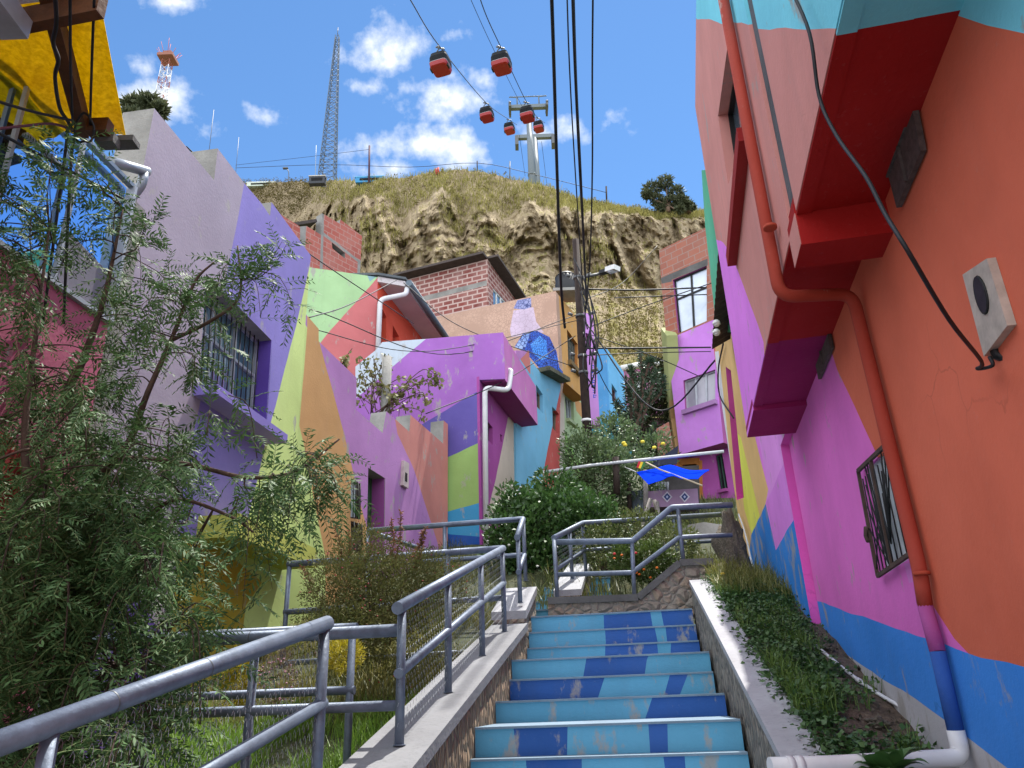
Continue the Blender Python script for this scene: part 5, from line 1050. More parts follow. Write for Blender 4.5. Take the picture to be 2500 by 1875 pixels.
def cabletower():
    B_, T_ = PF(1300, 450, 122), PF(1284, 262, 122); T_ = Vector((B_.x, B_.y, T_.z)); st = plain('#666f73', .55, .2, .1)
    o = thing('cable_car_tower', 'pale steel cable car tower with pulley arms on the hilltop', 'tower', B_)
    MB().tube([B_-UP*8, T_], [.85, .5], 16).tube([B_+UP*2, B_+UP*2.3], .82, 16).build('column', st, o)
    for k, (dz, w_) in enumerate(((0, 4.0),)):
        p = T_+UP*dz; MB().box(p, (w_, .45, .4)).build('crossarm', st, o)
        for s in (-1, 1):
            b = MB(); b.box(p+Vector((s*w_*.93, 0, -.7)), (.2, 1.7, .3))
            for j in range(6): b.tube([p+Vector((s*w_*.93-.25, -1.5+j*.6, -.1)), p+Vector((s*w_*.93+.25, -1.5+j*.6, -.1))], .32, 10)
            b.build('pulley_train', M_FRAME, o)
        b = MB()
        for s in (-1, 1): b.tube([p+Vector((s*2.2, 0, .3)), p+Vector((s*2.2, 0, 2.6)), p+Vector((s*3.6, 0, 2.8))], .14, 6)
        b.tube([p+Vector((-3.8, 0, 2.75)), p+Vector((3.8, 0, 2.75))], .13, 6); b.build('lifting_frame', st, o)
    B2, T2 = PF(1312, 452, 150), PF(1296, 335, 150); T2 = Vector((B2.x, B2.y, T2.z)); o = thing('cable_car_tower', 'second cable car tower standing just behind the first one', 'tower', B2)
    MB().tube([B2-UP*10, T2], [.9, .6], 14).build('column', st, o); b = MB().box(T2, (4.6, .5, .5)); b.build('crossarm', st, o)
    for s in (-1, 1): MB().box(T2+Vector((s*4.4, 0, -1.6)), (.4, 1.2, 1.3)).build('pulley_train', M_FRAME, o)
cabletower()
GH = 'haul ropes of the cable car'
cable('left haul rope of the cable car carrying three gondolas', [PF(960, -80, 34), PF(1008, 10, 41), PF(1076, 117, 53), PF(1188, 252, 80), PF(1243, 292, 104), PF(1262, 305, 120)], .045, name='haul_rope', group=GH)
cable('right haul rope of the cable car above the second gondola', [PF(1150, -80, 36), PF(1182, 25, 44), PF(1223, 116, 54), PF(1286, 250, 76), PF(1314, 288, 106), PF(1330, 300, 120)], .045, name='haul_rope', group=GH)
cable('thin signal rope left of the right haul rope', [PF(1120, -80, 36), PF(1150, 0, 44), PF(1213, 137, 58), PF(1278, 265, 85), PF(1300, 290, 120)], .028, name='signal_rope', group=GH)
for lab, a, c in (('rope dropping behind the hill left of the tower', (1268, 330, 122), (1282, 430, 140)), ('rope dropping behind the hill beside the tower', (1300, 345, 122), (1312, 450, 140)), ('rope dropping behind the hill right of the tower', (1322, 345, 122), (1336, 458, 140))): cable(lab, [PF(*a), PF(*c)], .04, name='haul_rope', group=GH)
# ================================================================ HILLTOP MASTS AND BITS
def lattice(name, label, base_px, top_px, fwd, w0, w1, n, mat, r=.09, red=None):
    B_, T_ = PF(*base_px, fwd), PF(*top_px, fwd); T_ = Vector((B_.x, B_.y, T_.z)); o = thing(name, label, 'mast', B_); b = MB(); lv = []
    for i in range(n+1):
        k = i/n; w_ = w0+(w1-w0)*k; c = B_+(T_-B_)*k; lv.append([c+Vector((x*w_, y*w_, 0)) for x, y in ((-1,-1),(1,-1),(1,1),(-1,1))])
    for i in range(n):
        m = (i*6//n) % 2 if red else 0
        for j in range(4):
            b.tube([lv[i][j], lv[i+1][j]], r, 4, m, False); b.tube([lv[i][j], lv[i+1][(j+1) % 4]], r*.55, 3, m, False); b.tube([lv[i][(j+1) % 4], lv[i+1][j]], r*.55, 3, m, False); b.tube([lv[i][j], lv[i][(j+1) % 4]], r*.6, 3, m, False)
    b.build('lattice', [mat, red or mat], o); return o, T_
o, T_ = lattice('radio_mast', 'tall slender grey lattice mast standing on the hill', (799, 444), (815, 88), 112, 1.35, .32, 26, plain('#56626f', .6, .1), .08)
MB().tube([T_, T_+UP*2.2], .07, 5).build('antenna', M_FRAME, o)
o, T_ = lattice('radio_mast', 'red and white lattice mast with a platform above the left tree', (385, 285), (394, 150), 128, .95, .8, 9, plain('#d6d6d8', .5, .2), .09, plain('#9a5a4a', .6))
b = MB().box(T_+UP*.6, (1.7, 1.7, .35)); b.box(T_+UP*1.6, (.9, .9, .6)); b.build('platform', plain('#8a5a4a', .7), o)
b = MB()
for k in range(10): a = k*.63; b.tube([T_+Vector((1.4*cos(a), 1.4*sin(a), 1)), T_+Vector((2.6*cos(a), 2.6*sin(a), 2.2+k % 3))], .05, 4)
b.tube([T_+UP*2, T_+UP*5], .05, 4); b.build('antenna', plain('#b4543c', .6), o)
b = MB().ell(PF(392, 245, 127), (.7, .3, .7)); b.build('dish', M_FRAME, o)
def post(name, label, px0, px1, fwd, r, mat, cat='pole'):
    return tag(MB().tube([PF(*px0, fwd)-UP*.6, PF(*px1, fwd)], r, 6).build(name, mat), label, cat)
post('pole', 'dark slim pole beside the blue container on the hill', (901, 442), (902, 356), 100, .17, plain('#4a2f3c', .8)); post('pole', 'short pole at the crest of the grassy hill', (1165, 420), (1165, 393), 97, .09, M_POLE)
post('pole', 'thin pole left of the cable car tower', (1244, 440), (1245, 394), 98, .09, M_FRAME); post('utility_pole', 'wooden pole on the ridge near the right tree', (1481, 503), (1480, 455), 100, .13, M_POLE)
post('antenna', 'thin whip antenna above the second parapet step', (512, 362), (522, 268), 30, .014, M_FRAME, 'antenna'); post('antenna', 'thin whip antenna above the purple parapet', (577, 415), (583, 335), 30, .012, M_FRAME, 'antenna'); post('antenna', 'thin mast left of the tall lattice mast', (770, 440), (772, 355), 112, .06, plain('#9aa3ad', .6), 'antenna')
o = thing('street_lamp', 'curved street lamp on the hill edge', 'street lamp', PF(704, 446, 125)); q = [PF(704, 446, 125), PF(705, 425, 125), PF(703, 416, 125), PF(697, 411, 125)]; MB().tube(smooth_path(q, 4), .09, 6).build('post', M_FRAME, o); MB().box(q[-1], (.5, .25, .12)).build('lamp_head', M_FRAME, o)
def hut(label, px, fwd, w_, h_, wallm, roofm, name='hut', cat='hut'):
    c = PF(*px, fwd); o = thing(name, label, cat, c); c = c-UP*.7; MB().box(c+UP*h_/2, (w_, .5, h_/2)).build('wall', wallm, o); MB().box(c+UP*(h_+.06), (w_*1.06, .55, .08)).build('roof', roofm, o)
    MB().box(c+UP*h_*.55-Vector((0, .5, 0)), (w_*.7, .03, h_*.22)).build('window', M_DARK, o)
hut('dark little hut with a pale roof at the foot of the lattice mast', (775, 443), 111, 1.4, 1.5, plain('#3b3d42', .8), plain('#b9b4a8', .7)); hut('blue container on the hill beside a dark pole', (903, 440), 101, 2.2, 1.0, plain('#2f7fae', .6), plain('#5a9fc4', .6), 'container', 'container'); hut('long low white and green building at the left hill edge', (638, 450), 138, 3.0, .9, plain('#b9c4b4', .7), plain('#d4dad6', .6), 'building', 'building')
o = thing('marker', 'small red marker posts at the crest of the hill', 'marker', PF(1068, 425, 96)); MB().tube([PF(1065, 427, 96), PF(1065, 412, 96)], .16, 6).tube([PF(1071, 427, 96), PF(1070, 409, 96)], .16, 6).build('posts', plain('#a8402c', .7), o)
cable('thin power line running along the hill crest', [PF(575, 410, 118), PF(800, 402, 112), PF(1000, 408, 102), PF(1165, 398, 97), PF(1300, 425, 99), PF(1480, 470, 100)], .045, sm=4, name='power_line'); cable('upper power line passing behind the lattice mast', [PF(575, 403, 118), PF(760, 382, 112), PF(900, 365, 100)], .035, sm=4, name='power_line')
# ================================================================ WATER TANK
o = thing('water_tank', 'black water tank on the roof beside the wooden pole', 'water tank', PF(1384, 716, 21.3)); c = PF(1384, 716, 21.3); r = .36
MB().tube([c, c+UP*.05, c+UP*.3, c+UP*.32, c+UP*.55], [r, r, r, r*.96, r*.96], 18).build('tank', plain('#15161a', .5), o); MB().tube([c+UP*.55, c+UP*.66, c+UP*.7], [r*.98, r*.7, r*.25], 18).build('lid', plain('#1d1e22', .5), o); MB().box(c-UP*.06, (.45, .4, .05)).build('stand', M_CONC, o)
# ================================================================ STALL AND TARP
ST = 16.0
def stall():
    def q(x, y, t=ST): return PT(*z('A6', (x, y))[0], t)
    o = thing('stall', 'small market stall with a dark tin back and cloth covered counter under the blue tarp', 'stall', q(1400, 1480))
    c = [q(1205, 1262, 15.8), q(1590, 1240, 15.8), q(1600, 1375, 15.8), q(1210, 1385, 15.8)]; n = -AD
    b = MB().hexa(c, [x-n*.5 for x in c]); b.build('counter', paint('#a888ac', .1), o)
    for cx in (1355, 1490):
        for k, (rr, m) in enumerate(((44, plain('#c9c2d2', .8)), (30, plain('#243a72', .8)), (12, plain('#b9c2e2', .8)))):
            d = [q(cx, 1305-rr, 15.79-.004*k), q(cx+rr*.9, 1305, 15.79-.004*k), q(cx, 1305+rr, 15.79-.004*k), q(cx-rr*.9, 1305, 15.79-.004*k)]; MB().hexa([x+n*.003 for x in d], d).build('diamond_print', m, o)
    c = [q(1190, 1090, 16.9), q(1600, 1060, 16.9), q(1610, 1460, 16.9), q(1190, 1460, 16.9)]; MB().hexa(c, [x-n*.05 for x in c]).build('back_panel', plain('#3b3838', .85, .1, .5, 1, .3, 3), o)
    b = MB(); [b.tube([q(x, 1190, 16.8), q(x, 1262, 16.8)], .03, 6) for x in range(1270, 1380, 22)]; b.build('slats', plain('#7f8288', .7), o)
    b = MB(); b.tube([q(1185, 1100, 15.7), q(1195, 1560, 15.7)], .05, 8); b.tube([q(1255, 1330, 15.4), q(1340, 1640, 15.4)], .04, 6); b.tube([q(1230, 1320, 15.3), q(1150, 1560, 15.3)], .045, 6); b.tube([q(1280, 1340, 15.3), q(1310, 1620, 15.3)], .03, 6); b.build('timber', plain('#8a8480', .85, 0, .3), o)
    f = thing('tin_fence', 'grey corrugated tin fence panel left of the stall', 'fence', q(1120, 1400)); V = []; F = []; k = 40
    for i in range(k+1):
        s = i/k; a, d = q(1062, 1262, 15.9)*(1-s)+q(1192, 1250, 15.9)*s, q(1075, 1440, 15.9)*(1-s)+q(1195, 1430, 15.9)*s; w_ = AD*(sin(i*1.6)*.025); V += [a+w_, d+w_, a+w_+AD*.01, d+w_+AD*.01]
    for i in range(k): a = i*4; F += [(a, a+4, a+5, a+1), (a+2, a+3, a+7, a+6), (a, a+2, a+6, a+4)]
    mesh('panel', V, F, plain('#7c8690', .7, .2, .3, 1, .2, 5), parent=f); MB().tube([q(1058, 1200, 15.8), q(1070, 1460, 15.8)], .05, 6).build('post', M_POLE, f)
    # tarps
    def sheet_(name, label, P, mat, cat, th=.008):
        """P = grid rows of points"""
        R = [smooth_path(r, 6) for r in P]; Cc = list(zip(*R)); Cc = [smooth_path(list(c), 6) for c in Cc]; V = []; nr = len(Cc[0])
        for c in Cc: V += [p+UP*fb((p.x*2, p.y*2, p.z), 1, 3)*.03 for p in c]
        k = len(V); F = [(i*nr+j, (i+1)*nr+j, (i+1)*nr+j+1, i*nr+j+1) for i in range(len(Cc)-1) for j in range(nr-1)]; V += [v-UP*th for v in V]; F += [tuple(k+x for x in f[::-1]) for f in F]
        return tag(mesh(name, V, F, mat, smooth=True), label, cat)
    blue = plain('#0d2fb4', 1.0, 0, .12, 1, .1, 5, 0)
    sheet_('tarp', 'bright blue plastic tarp stretched over the stall on ropes', [[q(1118, 1113, 15.2), q(1260, 1088, 15.6), q(1385, 1060, 15.9), q(1530, 1098, 15.9), q(1682, 1093, 16.0)], [q(1168, 1165, 14.9), q(1290, 1130, 15.0), q(1388, 1105, 15.1), q(1510, 1132, 15.2), q(1650, 1115, 15.3)], [q(1212, 1210, 14.6), q(1310, 1178, 14.6), q(1392, 1142, 14.6), q(1500, 1168, 14.8), q(1590, 1166, 14.9)]], blue, 'tarp')
    sheet_('tarp', 'dark navy cloth hanging behind the blue tarp', [[q(1192, 1092, 16.6), q(1310, 1000, 16.6), q(1440, 905, 16.6)], [q(1200, 1095, 16.5), q(1320, 1060, 16.5), q(1430, 1052, 16.5)]], plain('#141a33', .8), 'tarp')
    tag(MB().tube([q(1190, 1038, 15.3), q(1300, 1095, 15.0), q(1625, 1218, 14.6)], .018, 6).build('stick', plain('#a89a86', .8)), 'pale wooden stick propping up the blue tarp', 'stick')
    cable('thin rope tying the blue tarp to the post', [q(1000, 1065, 15.6), q(1115, 1112, 15.2)], .012, name='rope', mat=M_PVC)
    fl = thing('flag', 'little red, yellow and green striped flag by the blue tarp', 'flag', q(1140, 1080)); A_, B_, C_, D_ = q(1135, 1030, 15.2), q(1188, 1040, 15.2), q(1166, 1092, 15.2), q(1118, 1078, 15.2)
    for k, col in enumerate(('#b02030', '#d8b62a', '#2f6b34')):
        a, b_ = k/3, (k+1)/3; c = [A_+(B_-A_)*a, A_+(B_-A_)*b_, D_+(C_-D_)*b_, D_+(C_-D_)*a]; MB().hexa(c, [x+AD*.006 for x in c]).build('stripe', plain(col, .8, 0, .05), fl)
    pr = thing('pipe_rail', 'long white pipe running level across the lane on a wooden post', 'pipe', q(960, 1040)); MB().tube([q(385, 1118, 14.6), q(770, 1062, 15.2), q(1390, 996, 15.4), q(1790, 955, 15.6)], .033, 10).build('pipe', plain('#a4a7ab', .6, 0, .1), pr); MB().tube([q(968, 1285, 15.35), q(958, 1000, 15.35)], .07, 8).build('post', plain('#2e231e', .9), pr)
    b = thing('low_wall', 'grey low concrete wall with a round top in front of the lavender house', 'wall', q(1620, 1590)); w_ = [q(1465, 1560, 13.5), q(1520, 1520, 13.5), q(1640, 1500, 13.5), q(1780, 1520, 13.5), q(1790, 1680, 13.5), q(1465, 1680, 13.5)]; MB().hexa(w_, [x+AD*.3 for x in w_]).build('wall_body', M_CONC, b)
stall()
# terrace wall under the brick garden on the right
o = thing('brick_wall', 'small brick garden wall beside the dark tree', 'wall', PT(*z('A6', (1330, 900))[0], 18)); c = [PT(*p, 18) for p in z('A6', (1272, 780), (1368, 725), (1400, 915), (1400, 1000), (1290, 1000))]; MB().hexa(c, [x+AD*.3 for x in c]).build('wall_body', brick(98, '#8c5040', '#7c4438', '#8a7468'), o)
# boulder post at the end of the bed
def rock(name, label, c, r, mat, cat='rock', seed=0, amp=.35):
    bm = bmesh.new(); bmesh.ops.create_icosphere(bm, subdivisions=4, radius=1)
    for v in bm.verts: k = 1 + fb(v.co*1.5+Vector((seed, 0, 0)), 1, 5)*amp; v.co = Vector((v.co.x*r[0]*k, v.co.y*r[1]*k, v.co.z*r[2]*k)) + Vector(c)
    me = bpy.data.meshes.new(name); bm.to_mesh(me); bm.free(); me.materials.append(mat); me.polygons.foreach_set('use_smooth', [True]*len(me.polygons)); return tag(link(name, me), label, cat)
M_ROCK = groundmat('rock', '#6f665a', '#4e483f', '#8a8272', 3.5)
cR = PT(1785, 1330, 9.25); rock('boulder', 'tall grey boulder at the upper end of the weedy bed', cR-UP*.15, (.17, .2, .5), M_ROCK, seed=3, amp=.5); rock('boulder', 'low brown boulder lying on the planter wall end', PT(1770, 1395, 9.0)-UP*.05, (.2, .2, .12), M_ROCK, seed=8, amp=.5)
for k, (u, v) in enumerate(((2075, 1645), (2230, 1760), (2160, 1740), (2290, 1800))):
    p = W1.P(u, v); q = p + W1.n*(.12+.06*k); q.z = bedz(q.dot(AR), q.dot(AD))+.01; rock('stone', ['dark stone at the foot of the wall near the pipe start', 'pale clod beside the white hose near the elbow', 'brown clod of soil in the bare part of the bed', 'small stone close to the blue pipe foot'][k], q, (.05, .05, .03), M_ROCK, 'stone', k*2.7, .6)
hp = [(1978, 1565), (2099, 1663), (2222, 1739), (2349, 1809)]; P_ = []
for u, v in hp:
    r = ray(u, v); best = min((abs((r*(k/100)).z - (bedz((r*(k/100)).dot(AR), (r*(k/100)).dot(AD))+.03)), k) for k in range(250, 1000)); P_.append(r*(best[1]/100))
o = thing('water_hose', 'thin white plastic pipe lying on the soil along the blue wall base', 'pipe', P_[1]); MB().tube(smooth_path(P_, 6), .011, 8).build('pipe', M_PVC, o); b = MB()
for k in (1, 2): d = (P_[2]-P_[1]).normalized(); MB().tube([P_[k]-d*.03, P_[k]+d*.03], .016, 8).build('coupling', M_PVC, o)
tag(MB().tube(smooth_path([W2.P(1812, 1255, .05), W2.P(1828, 1300, .05), W2.P(1842, 1360, .05), W2.P(1862, 1425, .06)], 5), .012, 8).build('conduit', M_PVC), 'thin white conduit bent down the worn blue wall', 'pipe')
# ================================================================ PLANTS
def frondset():
    return dict(C=[], D=[], S=[], L=[], W=[])
def add_frond(fs, o, d, n, L0, droop, lf):
    """pinnate leaf: rachis from o along d, drooping; paired narrow leaflets"""
    d = np.array(d, float); d /= np.linalg.norm(d); p = np.array(o, float); side = np.cross(d, [0, 0, 1.]); side = side/(np.linalg.norm(side)+1e-6); roll = random.uniform(-.9, .9)
    pts = [p.copy()]; st = L0/n
    for i in range(n):
        d = d + np.array([0, 0, -droop]); d /= np.linalg.norm(d); p = p + d*st; pts.append(p.copy())
        s = np.cross(d, [0, 0, 1.]); s /= (np.linalg.norm(s)+1e-6); u = np.cross(s, d); s = s*cos(roll)+u*sin(roll)
        k = lf*(1-.55*abs(i/n-.35)**1.5*1.6)
        for sg in (-1, 1):
            if random.random() < .06: continue
            ld = s*sg*.8 + d*.62 + np.random.normal(size=3)*.1 + np.array([0, 0, -.12]); fs['C'].append(p); fs['D'].append(ld); fs['S'].append(d + np.random.normal(size=3)*.25); fs['L'].append(k*random.uniform(.85, 1.15)); fs['W'].append(k*.26)
    return pts
np.random.seed(3)
def pepper_tree():
    root = thing('pepper_tree', 'large drooping pepper tree with feathery grey green leaves at the left', 'tree', PF(190, 1850, 4.0))
    limbs = [[(150, 2050, 4.0), (185, 1600, 4.0), (225, 1250, 4.0), (245, 1150, 3.95)], [(245, 1150, 3.95), (168, 975, 3.95), (202, 880, 3.9), (247, 753, 3.85), (275, 636, 3.8), (300, 510, 3.75)], [(240, 1170, 3.95), (316, 1077, 3.9), (360, 960, 3.8), (421, 823, 3.8), (475, 690, 3.75), (522, 640, 3.75)],
             [(235, 1190, 3.95), (266, 1133, 3.9), (348, 1121, 3.85), (475, 1137, 3.8), (595, 1165, 3.8), (700, 1158, 3.85), (765, 1123, 3.9), (828, 1072, 3.95)], [(185, 1600, 4.0), (110, 1350, 3.7), (60, 1100, 3.5), (90, 800, 3.5), (120, 560, 3.5)], [(200, 1450, 4.0), (90, 1385, 3.6), (-40, 1395, 3.3)],
             [(215, 1300, 4.0), (330, 1280, 3.8), (430, 1220, 3.7), (560, 1260, 3.75), (620, 1300, 3.8)], [(420, 830, 3.8), (520, 780, 3.75), (585, 721, 3.75), (580, 600, 3.75)], [(150, 1750, 3.9), (260, 1640, 3.6), (360, 1600, 3.5)], [(110, 1350, 3.7), (110, 1200, 3.3), (85, 1100, 3.2), (-30, 1130, 3.1)]]
    b = MB(); LP = []
    for i, l in enumerate(limbs):
        pts = smooth_path([PF(*p) for p in l], 6); n = len(pts); r0 = (.075, .032, .022, .02, .03, .02, .016, .012, .015, .014)[i]; r1 = .05 if i == 0 else .005
        b.tube(pts, [r0+(r1-r0)*k/(n-1) for k in range(n)], 8); LP += pts[2:]
    b.build('trunk', M_BARK, root)
    blobs = [(100, 800, 110, 190, 15, 3.3, 4.3), (300, 830, 110, 170, 10, 3.4, 4.3), (430, 900, 100, 150, 6, 3.5, 4.2), (130, 1060, 140, 130, 36, 3.2, 4.4), (340, 1110, 120, 100, 24, 3.3, 4.3), (520, 960, 60, 70, 2, 3.6, 4.0), (110, 1320, 130, 150, 66, 3.0, 4.4), (280, 1330, 140, 140, 54, 3.2, 4.4), (430, 1320, 60, 110, 8, 3.4, 4.2),
             (640, 1175, 80, 20, 7, 3.7, 3.95), (770, 1125, 75, 30, 10, 3.8, 4.0), (110, 1560, 130, 130, 40, 3.1, 4.3), (280, 1600, 120, 120, 28, 3.2, 4.2), (90, 1780, 120, 90, 26, 3.0, 3.9), (280, 1790, 100, 80, 14, 3.1, 3.8), (290, 600, 70, 90, 8, 3.6, 3.9), (70, 560, 70, 130, 18, 3.3, 3.8), (230, 480, 60, 70, 5, 3.6, 3.9), (590, 700, 45, 60, 7, 3.7, 3.8), (470, 740, 60, 50, 6, 3.7, 3.9), (430, 1500, 60, 60, 7, 3.3, 4.0), (560, 1250, 60, 40, 3, 3.6, 3.9)]
    fs = frondset(); tw = MB(); rc = MB(); LA = np.array([tuple(p) for p in LP])
    for (u, v, ru, rv, n, s0, s1) in blobs:
        for _ in range(n):
            a, q = random.uniform(0, 2*pi), random.random()**.5; o = PF(u+ru*q*cos(a), v+rv*q*sin(a), random.uniform(s0, s1)); on = np.array(o)
            k = np.argmin(((LA-on)**2).sum(1)); base = Vector(LA[k]); d = (o-base)
            if d.length < .02: d = Vector((.1, 0, .1))
            upw = v < 760 and random.random() < .6
            hd = Vector((d.x, d.y, 0)); hd = (hd.normalized() if hd.length > .01 else Vector((1, 0, 0)))
            ln = random.uniform(.22, .5); hk, vk = random.uniform(.25, .75), random.uniform(.35, .95); end = o + hd*ln*hk + UP*(ln*(.6 if upw else -vk)); mid = o + hd*ln*hk*.6 + UP*(ln*(.2 if upw else -vk*.22))
            if d.length < .3: tw.tube(smooth_path([base, (base+o)/2+UP*.01, o, mid, end], 3), [.005-.0038*i/12 for i in range(13)], 5)
            else: tw.tube(smooth_path([o-UP*.02, mid, end], 4), .003, 5)
            tp = smooth_path([o, mid, end], 5); m = len(tp)
            for i in range(0, m):
                p = tp[i]; td = (tp[min(i+1, m-1)]-tp[max(i-1, 0)]).normalized(); sd_ = td.cross(Vector((random.gauss(0, 1), random.gauss(0, 1), random.gauss(0, 1)))).normalized()
                fd = td*.4 + sd_*(1. if i % 2 else -1.) + UP*(.3 if upw else random.uniform(-.15, .3))
                pp = add_frond(fs, p, fd, random.randint(6, 9), random.uniform(.15, .24)*(.75 if upw else 1), random.uniform(.03, .16), random.uniform(.036, .056)); rc.tube([Vector(x) for x in pp[::3]+[pp[-1]]], .0012, 3, 0, False)
    tw.build('twigs', plain('#3d2d26', .85, 0, .3), root); rc.build('leaf_stalks', plain('#6b7a4a', .7), root)
    o = leaves('foliage', fs['C'], fs['D'], fs['S'], np.array(fs['L']), np.array(fs['W']), leafmat('#294724', '#577546', .55, .18, .22), root, .22)
pepper_tree()
G1, G2, G3 = leafmat('#3a5a2a', '#5d7c3a', .45, .25), leafmat('#27401f', '#47602c', .5, .2), leafmat('#6c5f3e', '#8a5a44', .7, .25, .2)
def shrub(name, label, blobs, L_, W_, mat, stems=None, cat='shrub', up=.3, extra=None, shell=.4, group=None):
    c0 = blobs[0][0]; o = thing(name, label, cat, Vector((c0[0], c0[1], c0[2]-blobs[0][1][2])), group)
    blob_leaves('foliage', blobs, L_, W_, mat, o, up, shell)
    b = MB()
    for c, r, n in blobs:
        for _ in range(stems or 5): e = Vector(c)+Vector((random.uniform(-.7, .7)*r[0], random.uniform(-.7, .7)*r[1], random.uniform(-.2, .9)*r[2])); s = Vector(c0)-UP*blobs[0][1][2]*1.1+Vector((random.uniform(-.2, .2), random.uniform(-.2, .2), 0))*r[0]; b.tube(smooth_path([s, (s+e)/2+Vector((0, 0, .1*r[2])), e], 3), [.012*max(r)*(1-.12*i) for i in range(7)], 5)
    b.build('stems', M_BARK, o)
    if extra:
        for nm, m, pts, rr in extra:
            e = MB(); [e.ell(p, (rr, rr, rr*.7), 0, 7, 4) for p in pts]; x = e.build(nm, m, o); x['kind'] = 'stuff' if len(pts) > 100 else 'thing'
    return o
def bl(u, v, t, r, n): return (PT(u, v, t), r, n)
def scat(blobs, n): return [Vector(c)+Vector(rvec(1)[0])*.98*r[0]*random.uniform(.85, 1.05) - AD*r[1]*.3 for c, r, _ in random.choices(blobs, k=n)]
B_ = [bl(1350, 1300, 12.6, (.95, .8, .8), 5200), bl(1260, 1340, 12.2, (.55, .6, .7), 2600), bl(1440, 1310, 12.4, (.6, .6, .75), 2600), bl(1360, 1215, 12.9, (.5, .5, .45), 1700), bl(1260, 1240, 12.5, (.35, .4, .4), 900), bl(1330, 1390, 12.2, (.9, .6, .5), 2600)]
shrub('shrub', 'big dense dark green bush with white blossoms at the top of the stairs', B_, .1, .055, leafmat('#2c4a26', '#4a6a34', .42, .2, .5), extra=[('blossoms', plain('#d5d6cc', .8), scat(B_, 90), .022)])
B_ = [bl(1420, 1120, 15.8, (.45, .5, .7), 1500), bl(1480, 1150, 15.9, (.6, .6, .8), 2200), bl(1545, 1180, 16.2, (.6, .5, .7), 1800), bl(1500, 1060, 16.8, (.5, .5, .5), 1200), bl(1600, 1110, 17, (.45, .4, .6), 1100)]
shrub('shrub', 'loose grey green bush with yellow flowers behind the wooden pole', B_, .1, .045, leafmat('#3c5436', '#667a4c', .5, .25), extra=[('flowers', plain('#d8c43c', .7), [PT(*p, 15.2) for p in z('A6', (1020, 890), (1030, 905), (1255, 925), (1165, 880), (1322, 895))], .05)])
B_ = [bl(1600, 1040, 21, (.75, .7, 1.1), 4200), bl(1590, 950, 21, (.7, .7, .7), 2600), bl(1630, 960, 21.2, (.5, .5, .8), 1600), bl(1560, 1010, 21, (.45, .5, .8), 1400), bl(1600, 900, 21, (.35, .35, .35), 700)]
o = shrub('tree', 'dark bushy tree between the blue corner house and the lavender house', B_, .12, .04, leafmat('#262c1c', '#3c4226', .7, .15, .2), cat='tree', up=.1)
# spiky dark araucaria-like tree
def spiky():
    o = thing('tree', 'spiky dark green tree with upward finger branches by the blue corner house', 'tree', PT(1560, 1090, 19.5)); b = MB(); C = []; D = []
    fing = [((1545, 1080), (1540, 985), (1528, 930)), ((1550, 1060), (1570, 960), (1562, 860)), ((1560, 1050), (1590, 950), (1605, 910)), ((1545, 1090), (1515, 1020), (1505, 985)), ((1555, 1020), (1545, 930), (1540, 900)), ((1570, 1000), (1612, 960), (1618, 925)), ((1540, 1090), (1500, 1060), (1495, 1030)), ((1555, 1000), (1580, 900), (1590, 880)), ((1535, 1100), (1520, 1040), (1545, 1000)), ((1550, 1120), (1580, 1080), (1600, 1040)), ((1530, 1110), (1500, 1090), (1520, 1060))]
    for f in fing:
        t = random.uniform(19, 20); p = smooth_path([PT(*q, t) for q in f], 8); b.tube(p, [.06-.035*i/(len(p)-1) for i in range(len(p))], 6)
        for i, q in enumerate(p):
            for _ in range(16): C.append(tuple(q+Vector(rng.normal(size=3)*.02))); v = rng.normal(size=3); D.append(tuple(v+np.array([0, 0, .9])))
    b.build('trunk', M_BARK, o); n = len(C); leaves('foliage', C, D, rvec(n), rng.uniform(.12, .22, n), .04, leafmat('#2c4232', '#42583e', .5, .1), o)
spiky()
B_ = [bl(930, 1450, 6.6, (.5, .4, .38), 9000), bl(830, 1440, 6.3, (.32, .35, .36), 5000), bl(1010, 1430, 6.8, (.34, .35, .35), 5000), bl(900, 1350, 6.8, (.3, .3, .25), 3000), bl(850, 1540, 6.1, (.35, .3, .25), 3500), bl(990, 1560, 6.4, (.4, .3, .3), 4000), bl(1090, 1440, 7.1, (.25, .3, .3), 2200)]
o = shrub('shrub', 'brown and green heathery shrub with red berries behind the railing', B_, .03, .011, leafmat('#4c5c2e', '#656238', .65, .25, .25), stems=14, up=.5, extra=[('berries', plain('#8f2a2a', .5), scat(B_, 140), .008)])
b = MB(); C = []; D = []
for (u0, v0, u1, v1) in ((830, 1400, 820, 1290), (840, 1390, 850, 1310), (960, 1380, 978, 1250), (990, 1380, 1040, 1290), (950, 1390, 955, 1270), (1010, 1390, 1030, 1300), (880, 1380, 905, 1330), (760, 1440, 735, 1385)):
    p = smooth_path([PT(u0, v0, 6.7), PT((u0+u1)/2+8, (v0+v1)/2, 6.7), PT(u1, v1, 6.7)], 8); b.tube(p, .004, 4)
    for q in p:
        for _ in range(7): C.append(tuple(q)); D.append(tuple(rng.normal(size=3)+np.array([0, 0, .4])))
b.build('twigs', M_BARK, o); n = len(C); leaves('sprigs', C, D, rvec(n), .04, .013, G3, o)
for lab, u, v, t, r, n in (('golden yellow dwarf conifer behind the corner post of the near railing', 588, 1655, 5.3, (.11, .11, .2), 2600), ('yellow green dwarf conifer under the brown shrub', 840, 1600, 5.5, (.13, .12, .12), 1500)):
    shrub('conifer', lab, [bl(u, v, t, r, n)], .035, .008, leafmat('#97962a', '#b9a82c', .6, .3), cat='shrub', up=.8)
